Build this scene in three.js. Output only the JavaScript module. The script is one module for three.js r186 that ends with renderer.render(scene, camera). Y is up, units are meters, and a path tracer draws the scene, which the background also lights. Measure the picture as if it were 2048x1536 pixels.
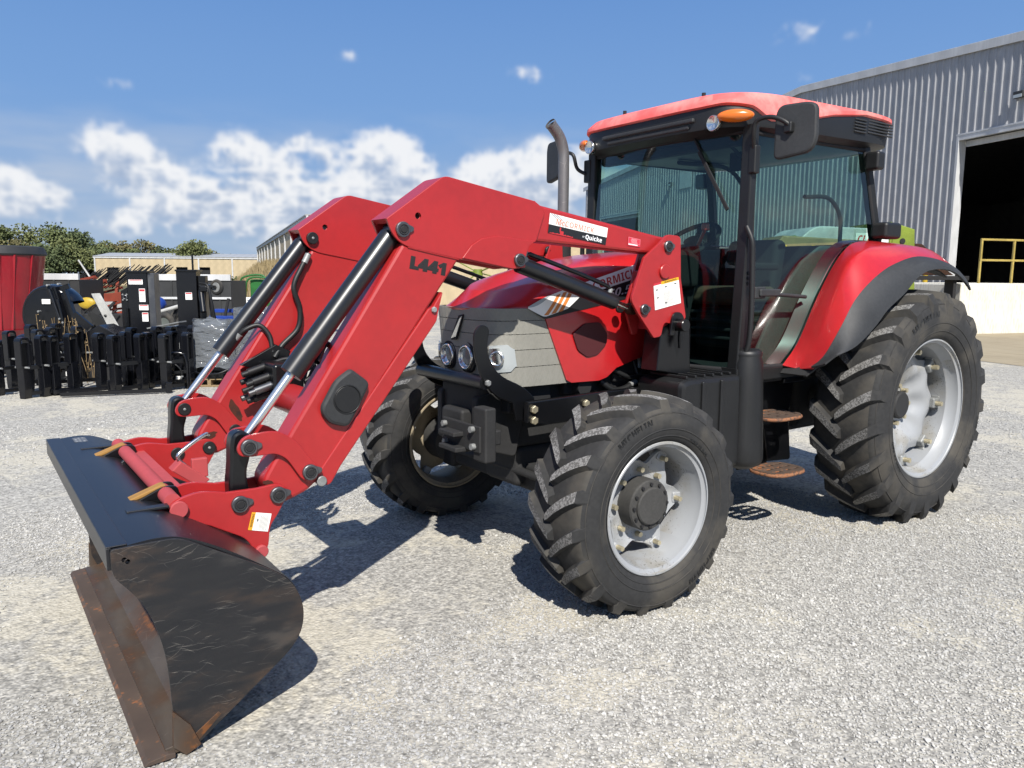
import * as THREE from 'three';
import { RoundedBoxGeometry } from 'three/addons/geometries/RoundedBoxGeometry.js';
import { mergeGeometries, toCreasedNormals } from 'three/addons/utils/BufferGeometryUtils.js';
import { FontLoader } from 'three/addons/loaders/FontLoader.js';
import { TextGeometry } from 'three/addons/geometries/TextGeometry.js';

// ---------------------------------------------------------------- camera, sky, sun, exposure
const EXPOSURE = 1.6;
const scene = new THREE.Scene();
const camera = new THREE.PerspectiveCamera(2 * Math.atan(768 / 1538.95) * 180 / Math.PI, 4 / 3, 0.1, 3000);
camera.position.set(-2.6839, 1.6261, 3.6292);
camera.rotation.order = 'YXZ';
camera.rotation.set(-0.1395, -0.623, 0.0058);
const renderer = new THREE.WebGLRenderer({ antialias: true });
renderer.setSize(1024, 768);
renderer.toneMapping = THREE.LinearToneMapping;
renderer.toneMappingExposure = EXPOSURE;
renderer.outputColorSpace = THREE.SRGBColorSpace;
renderer.shadowMap.enabled = true;
renderer.shadowMap.type = THREE.PCFSoftShadowMap;

const sunDir = new THREE.Vector3(-0.45, 1, 0.87).normalize();
const sun = new THREE.DirectionalLight(new THREE.Color(1.0, 0.955, 0.885), 4.6);
sun.position.copy(sunDir).multiplyScalar(60);
sun.castShadow = true;
sun.shadow.mapSize.set(4096, 4096);
Object.assign(sun.shadow.camera, { left: -30, right: 30, top: 30, bottom: -30, near: 1, far: 140 });
sun.shadow.camera.updateProjectionMatrix();
scene.add(sun); scene.add(sun.target);

// ---------------------------------------------------------------- numbers: seeded noise
let seed = 12345;
function rnd() { seed = (seed * 1664525 + 1013904223) >>> 0; return seed / 4294967296; }
const rr = (a, b) => a + (b - a) * rnd();
function hash2(i, j, s) { let h = (Math.imul(i, 374761393) + Math.imul(j, 668265263) + Math.imul(s, 1274126177)) | 0; h = Math.imul(h ^ (h >>> 13), 1274126177); return ((h ^ (h >>> 16)) >>> 0) / 4294967296; }
const LAT = new Float32Array(65536); for (let i = 0; i < 65536; i++) LAT[i] = hash2(i, i >> 3, 7);
function vnoise(x, y, per, s) {          // tileable value noise, period per
  const xf = Math.floor(x), yf = Math.floor(y), fx = x - xf, fy = y - yf;
  let x0 = xf, y0 = yf, x1 = xf + 1, y1 = yf + 1;
  if (per) { x0 %= per; y0 %= per; x1 %= per; y1 %= per; }
  const u = fx * fx * (3 - 2 * fx), v = fy * fy * (3 - 2 * fy), k0 = Math.imul(y0, 40503) + s * 7919, k1 = Math.imul(y1, 40503) + s * 7919;
  const a = LAT[(Math.imul(x0, 20011) + k0) & 65535], b = LAT[(Math.imul(x1, 20011) + k0) & 65535], c = LAT[(Math.imul(x0, 20011) + k1) & 65535], d = LAT[(Math.imul(x1, 20011) + k1) & 65535];
  return (a + (b - a) * u) * (1 - v) + (c + (d - c) * u) * v;
}
function fbm(x, y, per, s, oct = 4, g = 0.5) { let a = 1, t = 0, n = 0; for (let o = 0; o < oct; o++) { t += a * vnoise(x, y, per, s + o * 17); n += a; a *= g; x *= 2; y *= 2; if (per) per *= 2; } return t / n; }
const sm = (a, b, x) => { const t = Math.min(1, Math.max(0, (x - a) / (b - a))); return t * t * (3 - 2 * t); };
const lin = (c) => { c /= 255; return c <= 0.04045 ? c / 12.92 : Math.pow((c + 0.055) / 1.055, 2.4); };

// ---------------------------------------------------------------- sky: air and clouds, computed by azimuth and elevation
{
  const W = 2048, H = 1024, data = new Float32Array(W * H * 4);
  const yaw = -0.623, az0 = Math.atan2(-Math.cos(yaw), -Math.sin(yaw));
  // azimuth (deg, right of view axis), elevation (deg), half width, half height, weight : the cumulus that stand in the view, and wisps
  const blobs = [
    [-27.0, 7.9, 1.7, 1.5, 1.0], [-25.3, 7.6, 1.5, 1.0, .8], [-24.2, 6.6, 2.2, 1.0, .85], [-21.2, 5.5, 2.6, .9, .8], [-17.6, 4.6, 2.4, .6, .7], [-32.6, 6.0, 1.0, .8, .9], [-32.0, 4.9, 1.6, 1.1, .8], [-34.0, 3.9, 1.8, .7, .8], [-29.9, 4.9, .8, .45, .85],
    [-18.6, 8.4, 1.9, 1.2, 1.0], [-16.8, 7.0, 2.0, 1.3, .9], [-15.0, 9.2, 1.0, .9, .75], [-13.4, 8.5, .8, .8, .75], [-14.2, 5.7, 3, .8, .75],
    [-10.3, 8.3, 2.1, 1.5, 1.05], [-8.0, 8.4, 1.8, 1.4, 1.0], [-8.6, 6.4, 2.8, 1.3, .9], [-2.6, 7.2, 1.9, 1.3, 1.0], [.6, 7.4, 2.2, 1.4, 1.0], [3.6, 7.2, 2.6, 1.5, .95], [2.4, 9.4, 1.3, .7, .7], [5.4, 8.9, 1.0, .6, .6], [8.0, 6.0, 3.4, 1.6, .9], [-4.5, 5.0, 3.0, 1.0, .8], [-20, 4.6, 9, 1.5, .62], [-6, 5.0, 8, 1.6, .62], [-12, 3.2, 18, 1.2, .55],
    [-24.4, 4.5, 1.0, .4, .8], [-22.6, 4.2, .9, .4, .75], [-19.8, 4.0, 1.0, .35, .7], [-10.6, 14.8, 1.9, .34, .48], [1.5, 14.0, 2.0, .55, .52], [-26.4, 11.9, 1.7, .3, .42],
    [20.3, 13.2, 1.8, .6, .5], [18.5, 15.9, 3.0, .6, .42], [23.6, 16.0, 3.0, .8, .42], [16, 6, 6, 2.2, .7], [27, 6, 7, 2.2, .7]];
  // the rest of the horizon carries clouds of the same kind
  let q = 77; const r2 = () => (q = (q * 16807) % 2147483647) / 2147483647;
  for (let a = 40; a < 322; a += 4.2 + 4 * r2()) blobs.push([((a + 180) % 360) - 180, 3 + 6.5 * r2(), 1.6 + 3.4 * r2(), .8 + 1.6 * r2(), .5 + .5 * r2()]);
  for (let j = 0; j < H; j++) {
    const el = ((j + .5) / H - .5) * 180, near = blobs.filter((b) => Math.abs(Math.max(el, 0) - b[1]) < 3.6 * b[3]);
    for (let i = 0; i < W; i++) {
      let az = ((i + .5) / W - .5) * 2 * Math.PI - az0; az = Math.atan2(Math.sin(az), Math.cos(az)) * 180 / Math.PI;
      const e = Math.max(el, 0);
      const t1 = sm(0, 12, e), t2 = sm(6, 30, e), t3 = sm(25, 80, e);
      let c = [lin(166), lin(188), lin(214)];
      const mix = (d, t) => { for (let k = 0; k < 3; k++) c[k] += (lin(d[k]) - c[k]) * t; };
      mix([126, 167, 219], t1); mix([86, 134, 202], t2); mix([78, 120, 186], t3);
      if (el > -1 && el < 24) {
        let env = 0, lit = 0;
        for (const b of near) { let da = az - b[0]; if (da > 180) da -= 360; if (da < -180) da += 360; da /= b[2]; if (da > 2.6 || da < -2.6) continue; const de = (e - b[1]) / (b[3] * (e < b[1] ? 1.35 : 1)); const g = b[4] * Math.exp(-(da * da + de * de) * .9); if (g > .004) { env += g; lit += g * de; } }
        const n = fbm(az * .42 + 40, e * .62, 0, 5, 5, .55); let nb = 0, am = 1, fx = az * .95 + 9, fy = e * 1.35 + 3, tot = 0; for (let o = 0; o < 5; o++) { nb += am * (1 - Math.abs(2 * vnoise(fx + 100, fy, 0, 31 + o) - 1)); tot += am; am *= .55; fx *= 2.05; fy *= 2.05; } nb /= tot; const n2 = nb;
        const dens = sm(.24, .72, env * .72 + (n - .5) * .9 + (nb - .55) * .5 - .04) * sm(.10, .38, env);
        const strat = sm(.40, .72, fbm(az * .11 + 3, e * .55 + 8, 0, 61, 5, .55)) * sm(12.5, 3, e) * .95;
        mix([190, 202, 220], strat);
        const shade = sm(-1.2, .9, (env > .01 ? lit / env : 0) + (n2 - .5) * 2.6 + (n - .5) * 1.4);
        const cc = [160 + 86 * shade, 176 + 71 * shade, 203 + 46 * shade];
        mix(cc, dens * (.62 + .32 * shade));
      }
      if (el > 20) {                                   // the same scattered cumulus passing higher up, away from the view
        const away = Math.max(sm(38, 70, Math.abs(az)), sm(30, 42, el)), R2 = 1 / Math.tan(Math.max(el, 8) * Math.PI / 180), px = R2 * Math.cos(az * Math.PI / 180) * 2.2, pz = R2 * Math.sin(az * Math.PI / 180) * 2.2;
        const n = fbm(px + 31, pz + 17, 0, 201, 6, .55); mix([226, 232, 242], sm(.52, .66, n) * away * .9 * sm(20, 30, el));
      }
      const o = (j * W + i) * 4;
      for (let k = 0; k < 3; k++) data[o + k] = c[k] / EXPOSURE;
      data[o + 3] = 1;
    }
  }
  const sky = new THREE.DataTexture(data, W, H, THREE.RGBAFormat, THREE.FloatType);
  sky.mapping = THREE.EquirectangularReflectionMapping; sky.magFilter = THREE.LinearFilter; sky.minFilter = THREE.LinearFilter; sky.wrapS = THREE.RepeatWrapping; sky.needsUpdate = true;
  scene.background = sky; scene.environment = sky;
}

// ---------------------------------------------------------------- textures (grain, dust, rust, print)
function tex(n, fn, rep = 1, color = true) {        // fn(x,y in 0..1) -> [r,g,b] 0..255 sRGB or a grey
  const d = new Uint8Array(n * n * 4);
  for (let j = 0; j < n; j++) for (let i = 0; i < n; i++) { const v = fn(i / n, j / n), o = (j * n + i) * 4; if (typeof v === 'number') { d[o] = d[o + 1] = d[o + 2] = v; } else { d[o] = v[0]; d[o + 1] = v[1]; d[o + 2] = v[2]; } d[o + 3] = 255; }
  const t = new THREE.DataTexture(d, n, n); t.wrapS = t.wrapT = THREE.RepeatWrapping; t.magFilter = THREE.LinearFilter; t.minFilter = THREE.LinearMipmapLinearFilter; t.generateMipmaps = true;
  if (color) t.colorSpace = THREE.SRGBColorSpace; t.repeat.set(rep, rep); t.needsUpdate = true; return t;
}
const cl = (v) => Math.max(0, Math.min(255, v));
const mixc = (a, b, t) => [a[0] + (b[0] - a[0]) * t, a[1] + (b[1] - a[1]) * t, a[2] + (b[2] - a[2]) * t];
function scratches(n, count, len, s, dirv = 3.1416) {              // a field of fine scratches, 0..1
  const f = new Float32Array(n * n); let q = s; const r = () => (q = (q * 16807) % 2147483647) / 2147483647;
  for (let k = 0; k < count; k++) { let x = r() * n, y = r() * n, a = (r() * 2 - 1) * dirv + (r() < .5 ? 3.1416 : 0), l = len * (.3 + r()), w = .3 + .7 * r(); const bend = (r() - .5) * .03; for (let t = 0; t < l; t++) { x += Math.cos(a); y += Math.sin(a); a += bend; f[((Math.floor(y) % n + n) % n) * n + ((Math.floor(x) % n + n) % n)] = Math.max(w * (1 - Math.abs(t / l - .5)), 0); } }
  return (x, y) => f[Math.floor(y * n) * n + Math.floor(x * n)];
}
const scr1 = scratches(512, 260, 30, 5), scr2 = scratches(512, 60, 40, 9), scr3 = scratches(1024, 900, 60, 15, .35);
const T = {};
T.gravel = tex(2048, (x, y) => {                    // crushed limestone with patches of fines
  const f = fbm(x * 5, y * 5, 5, 2, 5), f2 = fbm(x * 17, y * 17, 17, 7, 4), g = vnoise(x * 300, y * 300, 300, 3), g2 = vnoise(x * 520, y * 520, 520, 13), g3 = vnoise(x * 150, y * 150, 150, 23);
  let v = 164 + 54 * (g - .5) + 44 * (g2 - .5) + 30 * (g3 - .5); const fines = sm(.46, .66, f * .6 + f2 * .4 + (g3 - .5) * .15);
  const col = mixc([v * 1.012, v, v * .965], [v * .4 + 126, v * .4 + 121, v * .4 + 107], fines * .9);
  return [cl(col[0]), cl(col[1]), cl(col[2])];
});
T.gravelB = tex(1024, (x, y) => cl(40 + 215 * (.55 * vnoise(x * 190, y * 190, 190, 3) + .45 * vnoise(x * 320, y * 320, 320, 13))), 1, false);
T.paint = tex(512, (x, y) => { const f = fbm(x * 5, y * 5, 5, 4, 5), d = fbm(x * 40, y * 40, 40, 8, 3), s = scr2(x, y); let v = 236 + 22 * (f - .5) + 14 * (d - .5); const dust = sm(.50, .80, fbm(x * 9, y * 9, 9, 19, 5)) * .30 + (vnoise(x * 120, y * 120, 120, 29) > .965 ? .5 : 0); let c = mixc([v, v, v], [255, 236, 228], dust); c = mixc(c, [255, 250, 250], s * .3); return c.map(cl); });
T.black = tex(512, (x, y) => { const f = fbm(x * 6, y * 6, 6, 44, 5), s = scr1(x, y); let c = mixc([150, 152, 158], [205, 203, 200], sm(.45, .8, f) * .5); c = mixc(c, [255, 252, 245], s * .55); return c.map(cl); });
T.rusty = tex(1024, (x, y) => {                     // worn black bucket steel, scraped along its length, browned by rust
  const f = fbm(x * 2, y * 2, 2, 51, 4), g = fbm(x * 10, y * 34, 10, 53, 4), h = fbm(x * 90, y * 90, 90, 57, 3), s = scr3(x, y), d = fbm(x * 6, y * 12, 6, 55, 4);
  let c = mixc([24, 25, 28], [36, 36, 37], g); c = mixc(c, [62, 48, 39], sm(.38, .60, f * .75 + g * .25) * .85); c = mixc(c, [104, 80, 60], sm(.56, .74, h) * .4 * sm(.4, .6, f)); c = mixc(c, [96, 90, 82], sm(.60, .78, d * .6 + g * .4) * .35); c = mixc(c, [176, 168, 154], s * .75 * sm(.44, .62, fbm(x * 5, y * 5, 5, 59, 3))); return c.map(cl);
});
T.rim = tex(512, (x, y) => { const f = fbm(x * 3, y * 3, 3, 181, 5), h = vnoise(x * 170, y * 170, 170, 183), g = fbm(x * 20, y * 20, 20, 187, 3); const v = 222 + 18 * (f - .5); let c = mixc([v, v, v + 1], [168, 150, 118], sm(.52, .76, f * .7 + g * .3) * .35); c = mixc(c, [88, 80, 70], (h > .88 ? 1 : 0) * sm(.50, .62, f) * .5); return c.map(cl); });
T.bare = tex(512, (x, y) => {                      // bucket floor: rubbed steel with rust
  const f = fbm(x * 3, y * 3, 3, 61, 5), g = fbm(x * 26, y * 7, 26, 63, 4), h = fbm(x * 50, y * 50, 50, 67, 3), s = scr1(x, y);
  let c = mixc([84, 77, 71], [112, 105, 98], g); c = mixc(c, [98, 70, 50], sm(.45, .68, f) * .8); c = mixc(c, [160, 100, 52], sm(.62, .76, f * .5 + h * .5) * .7); c = mixc(c, [175, 170, 163], s * .4); return c.map(cl);
});
T.rust = tex(512, (x, y) => { const f = fbm(x * 8, y * 8, 8, 71, 5), h = fbm(x * 60, y * 60, 60, 73, 3); let c = mixc([110, 62, 36], [150, 108, 78], f); c = mixc(c, [78, 60, 50], sm(.5, .8, h)); return c.map(cl); });
T.rubber = tex(512, (x, y) => { const f = fbm(x * 6, y * 6, 6, 81, 5), g = fbm(x * 70, y * 70, 70, 83, 3); let v = 38 + 14 * (g - .5); let c = mixc([v, v, v], [88, 82, 71], sm(.46, .78, f) * .55); return c.map(cl); });
T.speck = tex(512, (x, y) => { const g = vnoise(x * 160, y * 160, 160, 91), h = vnoise(x * 256, y * 256, 256, 93), f = fbm(x * 6, y * 6, 6, 97, 3); const v = 72 + 46 * sm(.35, .65, g * .5 + h * .5) + 60 * (f - .5); return [cl(v), cl(v - 1), cl(v - 3)]; });
T.plastic = tex(512, (x, y) => { const f = fbm(x * 5, y * 5, 5, 101, 4), g = vnoise(x * 128, y * 128, 128, 103); const v = 200 + 60 * (f - .5) + 26 * (g - .5); return [cl(v), cl(v), cl(v - 2)]; });
T.sheet = tex(512, (x, y) => { const f = fbm(x * 4, y * 2, 4, 111, 5), g = fbm(x * 60, y * 3, 60, 113, 3); const v = 214 + 30 * (f - .5) + 16 * (g - .5); return [cl(v), cl(v), cl(v + 1)]; });
T.concrete = tex(512, (x, y) => { const f = fbm(x * 4, y * 4, 4, 121, 5), g = fbm(x * 40, y * 5, 40, 123, 4), h = vnoise(x * 256, y * 256, 256, 127); let c = [232 + 20 * (f - .5) + 10 * (h - .5), 230 + 20 * (f - .5) + 10 * (h - .5), 222 + 20 * (f - .5)]; c = mixc(c, [186, 178, 160], sm(.56, .74, g) * .4); return c.map(cl); });
T.leaf = tex(256, (x, y) => { const g = vnoise(x * 32, y * 32, 32, 131), f = fbm(x * 4, y * 4, 4, 133, 3); const v = 190 + 70 * (g - .5) + 60 * (f - .5); return [cl(v), cl(v), cl(v * .9)]; });
T.wood = tex(256, (x, y) => { const g = fbm(x * 3, y * 40, 3, 141, 4); const v = 200 + 70 * (g - .5); return [cl(v), cl(v * .95), cl(v * .86)]; });
T.film = tex(512, (x, y) => { const g = fbm(x * 6, y * 14, 6, 151, 5); return cl(255 * sm(.25, .8, g)); }, 1, false);
T.faded = tex(512, (x, y) => { const f = fbm(x * 4, y * 4, 4, 161, 5), g = fbm(x * 30, y * 30, 30, 163, 3); let c = mixc([222, 92, 88], [240, 140, 132], sm(.3, .75, f * .7 + g * .3)); c = mixc(c, [214, 76, 74], sm(.62, .8, g) * .25); return c.map(cl); });
T.rustMottle = T.rust;

const M = {};
const std = (o) => new THREE.MeshStandardMaterial(o), phy = (o) => new THREE.MeshPhysicalMaterial(o);
const L = (r, g, b) => new THREE.Color().setRGB(r, g, b);
M.red = phy({ color: L(.39, .017, .018), map: T.paint, roughness: .42, clearcoat: .35, clearcoatRoughness: .3 });
M.hoodRed = phy({ color: L(.47, .012, .015), map: T.paint, roughness: .34, clearcoat: .7, clearcoatRoughness: .14 });
M.maroon = phy({ color: L(.085, .008, .012), roughness: .2, clearcoat: .6 });
M.fadeRed = std({ color: 0xffffff, map: T.faded, roughness: .62 });
M.pinkRed = std({ color: L(.42, .06, .065), map: T.paint, roughness: .7 });
M.black = std({ color: L(.012, .0125, .014), map: T.black, roughness: .3 });
M.blackSat = std({ color: L(.014, .0145, .0155), map: T.plastic, roughness: .5 });
M.plasticGrey = std({ color: L(.040, .042, .045), map: T.plastic, roughness: .62 });
M.cylBlack = phy({ color: L(.022, .023, .026), map: T.black, roughness: .34, clearcoat: .3, clearcoatRoughness: .3 });
M.dark = std({ color: L(.010, .010, .011), roughness: .8 });
M.cast = std({ color: L(.03, .03, .031), map: T.plastic, roughness: .75 });
M.hub = std({ color: L(.075, .073, .07), map: T.plastic, roughness: .8 });
M.chrome = std({ color: L(.78, .77, .74), metalness: 1, roughness: .24 });
M.steel = std({ color: L(.45, .45, .44), map: T.black, metalness: .9, roughness: .42 });
M.zinc = std({ color: L(.62, .55, .38), metalness: .8, roughness: .42 });
M.exhaust = std({ color: L(.55, .52, .48), map: T.black, metalness: .55, roughness: .5 });
M.rim = std({ color: L(.43, .445, .455), map: T.rim, roughness: .42, metalness: .1 });
M.rimDusty = std({ color: L(.36, .30, .20), map: T.rim, roughness: .8 });
M.rubber = std({ color: 0xffffff, map: T.rubber, roughness: .82 });
M.lugTop = std({ color: 0xffffff, map: T.speck, roughness: .9, bumpMap: T.speck, bumpScale: .002 });
M.bucket = std({ color: L(1.0, 1.0, 1.0), map: T.rusty, roughness: .48 });
M.bucketTop = phy({ color: L(.022, .024, .029), map: T.black, roughness: .40, clearcoat: .2, clearcoatRoughness: .4 });
M.bare = std({ color: L(.62, .58, .54), map: T.bare, roughness: .55, metalness: .25 });
M.rust = std({ color: L(1, 1, 1), map: T.rust, roughness: .85 });
M.hookOchre = std({ color: L(.46, .27, .08), map: T.wood, roughness: .8 });
M.grille = std({ color: L(.36, .35, .30), map: T.plastic, roughness: .6 });
M.grilleDark = std({ color: L(.12, .12, .115), map: T.plastic, roughness: .6 });
M.silver = std({ color: L(.42, .45, .45), roughness: .45, metalness: .3 });
M.glass = phy({ color: L(.52, .70, .66), transmission: 1, thickness: 0, roughness: .02, ior: 1.5 });
M.lens = phy({ color: L(.92, .95, .97), transmission: 1, thickness: 0, roughness: .04, ior: 1.5 });
M.amber = phy({ color: L(.62, .14, .008), roughness: .25, clearcoat: .8 });
M.amberDark = phy({ color: L(.42, .05, .02), roughness: .3, clearcoat: .6 });
M.mirrorGlass = std({ color: L(.8, .82, .85), metalness: 1, roughness: .04 });
M.seat = std({ color: L(.14, .085, .055), map: T.plastic, roughness: .9 });
M.trimGreen = std({ color: L(.13, .15, .14), map: T.plastic, roughness: .8 });
M.white = std({ color: L(.72, .72, .70), map: T.plastic, roughness: .5 });
M.lime = std({ color: L(.26, .34, .035), map: T.plastic, roughness: .5 });
M.yellow = std({ color: L(.72, .48, .03), map: T.plastic, roughness: .5 });
M.railYellow = std({ color: L(.62, .47, .13), map: T.plastic, roughness: .55 });
M.tanPaint = std({ color: L(.36, .25, .08), map: T.plastic, roughness: .6 });
M.green = std({ color: L(.02, .17, .03), map: T.plastic, roughness: .5 });
M.blue = std({ color: L(.01, .06, .40), map: T.plastic, roughness: .5 });
M.orangeRed = std({ color: L(.33, .055, .025), map: T.plastic, roughness: .6 });
M.mixRed = phy({ color: L(.30, .008, .018), map: T.paint, roughness: .4, clearcoat: .3 });
M.galv = std({ color: L(.42, .43, .43), map: T.plastic, roughness: .5, metalness: .3 });
M.sheet = std({ color: L(.46, .465, .475), map: T.sheet, roughness: .5, metalness: .1 });
M.trimWhite = std({ color: L(.70, .71, .71), map: T.sheet, roughness: .5 });
M.tan = std({ color: L(.62, .50, .31), map: T.sheet, roughness: .6 });
M.roofing = std({ color: L(.45, .46, .46), map: T.sheet, roughness: .5 });
M.concrete = std({ color: L(.78, .77, .74), map: T.concrete, roughness: .85 });
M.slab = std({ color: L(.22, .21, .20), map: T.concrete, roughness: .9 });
M.bark = std({ color: L(.09, .07, .05), map: T.wood, roughness: .95 });
M.wood = std({ color: L(.36, .29, .19), map: T.wood, roughness: .9 });
M.film = phy({ color: L(.50, .53, .56), roughness: .12, transmission: .8, thickness: 0, bumpMap: T.film, bumpScale: .02, clearcoat: .8 });
M.edge = std({ color: 0xffffff, roughness: .8, map: tex(512, (x, y) => { const f = fbm(x * 5, y * 5, 5, 171, 5), h = fbm(x * 50, y * 50, 50, 173, 3); let c = mixc([58, 48, 42], [92, 76, 64], f); c = mixc(c, [140, 84, 48], sm(.5, .68, f * .5 + h * .5) * .8); return c.map(cl); }) });
M.stepRust = std({ color: L(1.25, 1.2, 1.15), map: M.edge.map, roughness: .75 });
const leafMat = (r, g, b) => std({ color: L(r, g, b), map: T.leaf, roughness: .9 });
// ---------------------------------------------------------------- helpers
const V = (x, y, z) => new THREE.Vector3(x, y, z);
function uvm(g) {                                   // uv in metres, by the way each face points
  g = g.index ? g.toNonIndexed() : g;
  const p = g.attributes.position, uv = new Float32Array(p.count * 2), a = V(), b = V(), c = V(), n = V();
  for (let i = 0; i < p.count; i += 3) {
    a.fromBufferAttribute(p, i); b.fromBufferAttribute(p, i + 1); c.fromBufferAttribute(p, i + 2);
    n.copy(b).sub(a).cross(c.clone().sub(a)); const ax = Math.abs(n.x), ay = Math.abs(n.y), az = Math.abs(n.z);
    [a, b, c].forEach((v, k) => { const o = (i + k) * 2; if (az >= ax && az >= ay) { uv[o] = v.x; uv[o + 1] = v.y; } else if (ay >= ax) { uv[o] = v.x; uv[o + 1] = v.z; } else { uv[o] = v.z; uv[o + 1] = v.y; } });
  }
  g.setAttribute('uv', new THREE.BufferAttribute(uv, 2));
  for (const k of Object.keys(g.attributes)) if (!['position', 'normal', 'uv', 'color'].includes(k)) g.deleteAttribute(k);
  return g;
}
const used = new Map();
function numbered(n) { const k = used.get(n) || 0; used.set(n, k + 1); return k ? n + '_' + String(k).padStart(3, '0') : n; }
function put(name, geo, mat, parent, label) {
  if (Array.isArray(geo)) geo = mergeGeometries(geo.map(uvm)); else if (!geo.userData.keepUV) geo = uvm(geo);
  const m = new THREE.Mesh(geo, mat); m.name = parent ? name : numbered(name); m.castShadow = m.receiveShadow = true;
  if (label) m.userData.label = label;
  (parent || scene).add(m); return m;
}
function thing(name, label, category, pos = [0, 0, 0], turn = 0, group) {
  const o = new THREE.Group(); o.name = numbered(name); o.position.set(...pos); o.rotation.y = turn; o.userData = { label, category }; if (group) o.userData.group = group; scene.add(o); return o;
}
function copy(src, label, pos, turn = 0) { const o = src.clone(); o.name = numbered(src.name.replace(/_\d{3}$/, '')); o.userData = { ...src.userData, label }; o.position.set(...pos); o.rotation.y = turn; scene.add(o); return o; }
function sub(name, parent, pos = [0, 0, 0]) { const o = new THREE.Group(); o.name = name; o.position.set(...pos); parent.add(o); return o; }
const box = (w, h, d, x = 0, y = 0, z = 0, r = 0) => { const g = r ? new RoundedBoxGeometry(w, h, d, 2, Math.min(r, w / 2.01, h / 2.01, d / 2.01)) : new THREE.BoxGeometry(w, h, d); g.translate(x, y, z); return g; };
const bx = (x0, x1, y0, y1, z0, z1, r = 0) => box(x1 - x0, y1 - y0, z1 - z0, (x0 + x1) / 2, (y0 + y1) / 2, (z0 + z1) / 2, r);
function bar(a, b, r, r2 = r, seg = 16, open = false) { a = V(...a); b = V(...b); const g = new THREE.CylinderGeometry(r2, r, a.distanceTo(b), seg, 1, open); g.applyQuaternion(new THREE.Quaternion().setFromUnitVectors(V(0, 1, 0), b.clone().sub(a).normalize())); g.translate((a.x + b.x) / 2, (a.y + b.y) / 2, (a.z + b.z) / 2); return g; }
function beam(a, b, w, h) { a = V(...a); b = V(...b); const d = b.clone().sub(a); const g = new THREE.BoxGeometry(w, h, d.length()); const m = new THREE.Matrix4().lookAt(b, a, Math.abs(d.y) > .98 * d.length() ? V(1, 0, 0) : V(0, 1, 0)); g.applyMatrix4(m); g.translate((a.x + b.x) / 2, (a.y + b.y) / 2, (a.z + b.z) / 2); return g; }
const tube = (pts, r, n = 24, seg = 10) => new THREE.TubeGeometry(new THREE.CatmullRomCurve3(pts.map((p) => V(...p)), false, 'centripetal'), n, r, seg, false);
function shapeOf(pts, rad = 0) {
  const s = new THREE.Shape(), n = pts.length;
  for (let i = 0; i < n; i++) {
    const p = pts[i], a = pts[(i + n - 1) % n], b = pts[(i + 1) % n], r = p[2] ?? rad;
    const la = Math.hypot(a[0] - p[0], a[1] - p[1]), lb = Math.hypot(b[0] - p[0], b[1] - p[1]), ra = Math.min(r, la * .48), rb = Math.min(r, lb * .48);
    const A = [p[0] + (a[0] - p[0]) * ra / la, p[1] + (a[1] - p[1]) * ra / la], B = [p[0] + (b[0] - p[0]) * rb / lb, p[1] + (b[1] - p[1]) * rb / lb];
    if (i) s.lineTo(...A); else s.moveTo(...A);
    if (r) s.quadraticCurveTo(p[0], p[1], B[0], B[1]);
  }
  s.closePath(); return s;
}
function ext(pts, z0, z1, bev = .004, rad = 0, holes = []) { // outline in x,y pushed from z0 to z1
  if (z0 > z1) [z0, z1] = [z1, z0];
  const s = shapeOf(pts, rad); for (const [x, y, r] of holes) { const h = new THREE.Path(); h.absarc(x, y, r, 0, Math.PI * 2, true); s.holes.push(h); }
  const b = Math.min(bev, (z1 - z0) * .45);
  const g = new THREE.ExtrudeGeometry(s, { depth: z1 - z0 - 2 * b, bevelEnabled: b > 0, bevelThickness: b, bevelSize: b, bevelOffset: -b, bevelSegments: 2, curveSegments: 8 }); g.translate(0, 0, z0 + b); return g;
}
const lathe = (pts, seg = 48) => { const g = new THREE.LatheGeometry(pts.map((p) => new THREE.Vector2(p[0], p[1])), seg); g.rotateX(Math.PI / 2); return g; };   // [radius, z]
const disc = (r, z0, z1, x, y, seg = 24, bev = .003) => { const g = lathe([[0, z0], [r - bev, z0], [r, z0 + bev], [r, z1 - bev], [r - bev, z1], [0, z1]], seg); g.translate(x, y, 0); return toCreasedNormals(g, .6); };
function loft(sections, closed = true, caps = true) {  // sections: arrays of [x,y,z] of equal length
  const n = sections[0].length, pos = [], idx = [];
  for (const s of sections) for (const p of s) pos.push(...p);
  const m = closed ? n : n - 1;
  for (let i = 0; i < sections.length - 1; i++) for (let j = 0; j < m; j++) { const a = i * n + j, b = i * n + (j + 1) % n, c = a + n, d = b + n; idx.push(a, b, c, b, d, c); }
  if (caps && closed) for (const i of [0, sections.length - 1]) { const c = pos.length / 3, s = sections[i]; pos.push(...[0, 1, 2].map((k) => s.reduce((t, p) => t + p[k], 0) / n)); for (let j = 0; j < n; j++) { const a = i * n + j, b = i * n + (j + 1) % n; i ? idx.push(a, b, c) : idx.push(b, a, c); } }
  const g = new THREE.BufferGeometry(); g.setAttribute('position', new THREE.Float32BufferAttribute(pos, 3)); g.setIndex(idx); g.computeVertexNormals(); return toCreasedNormals(g, .7);
}
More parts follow.
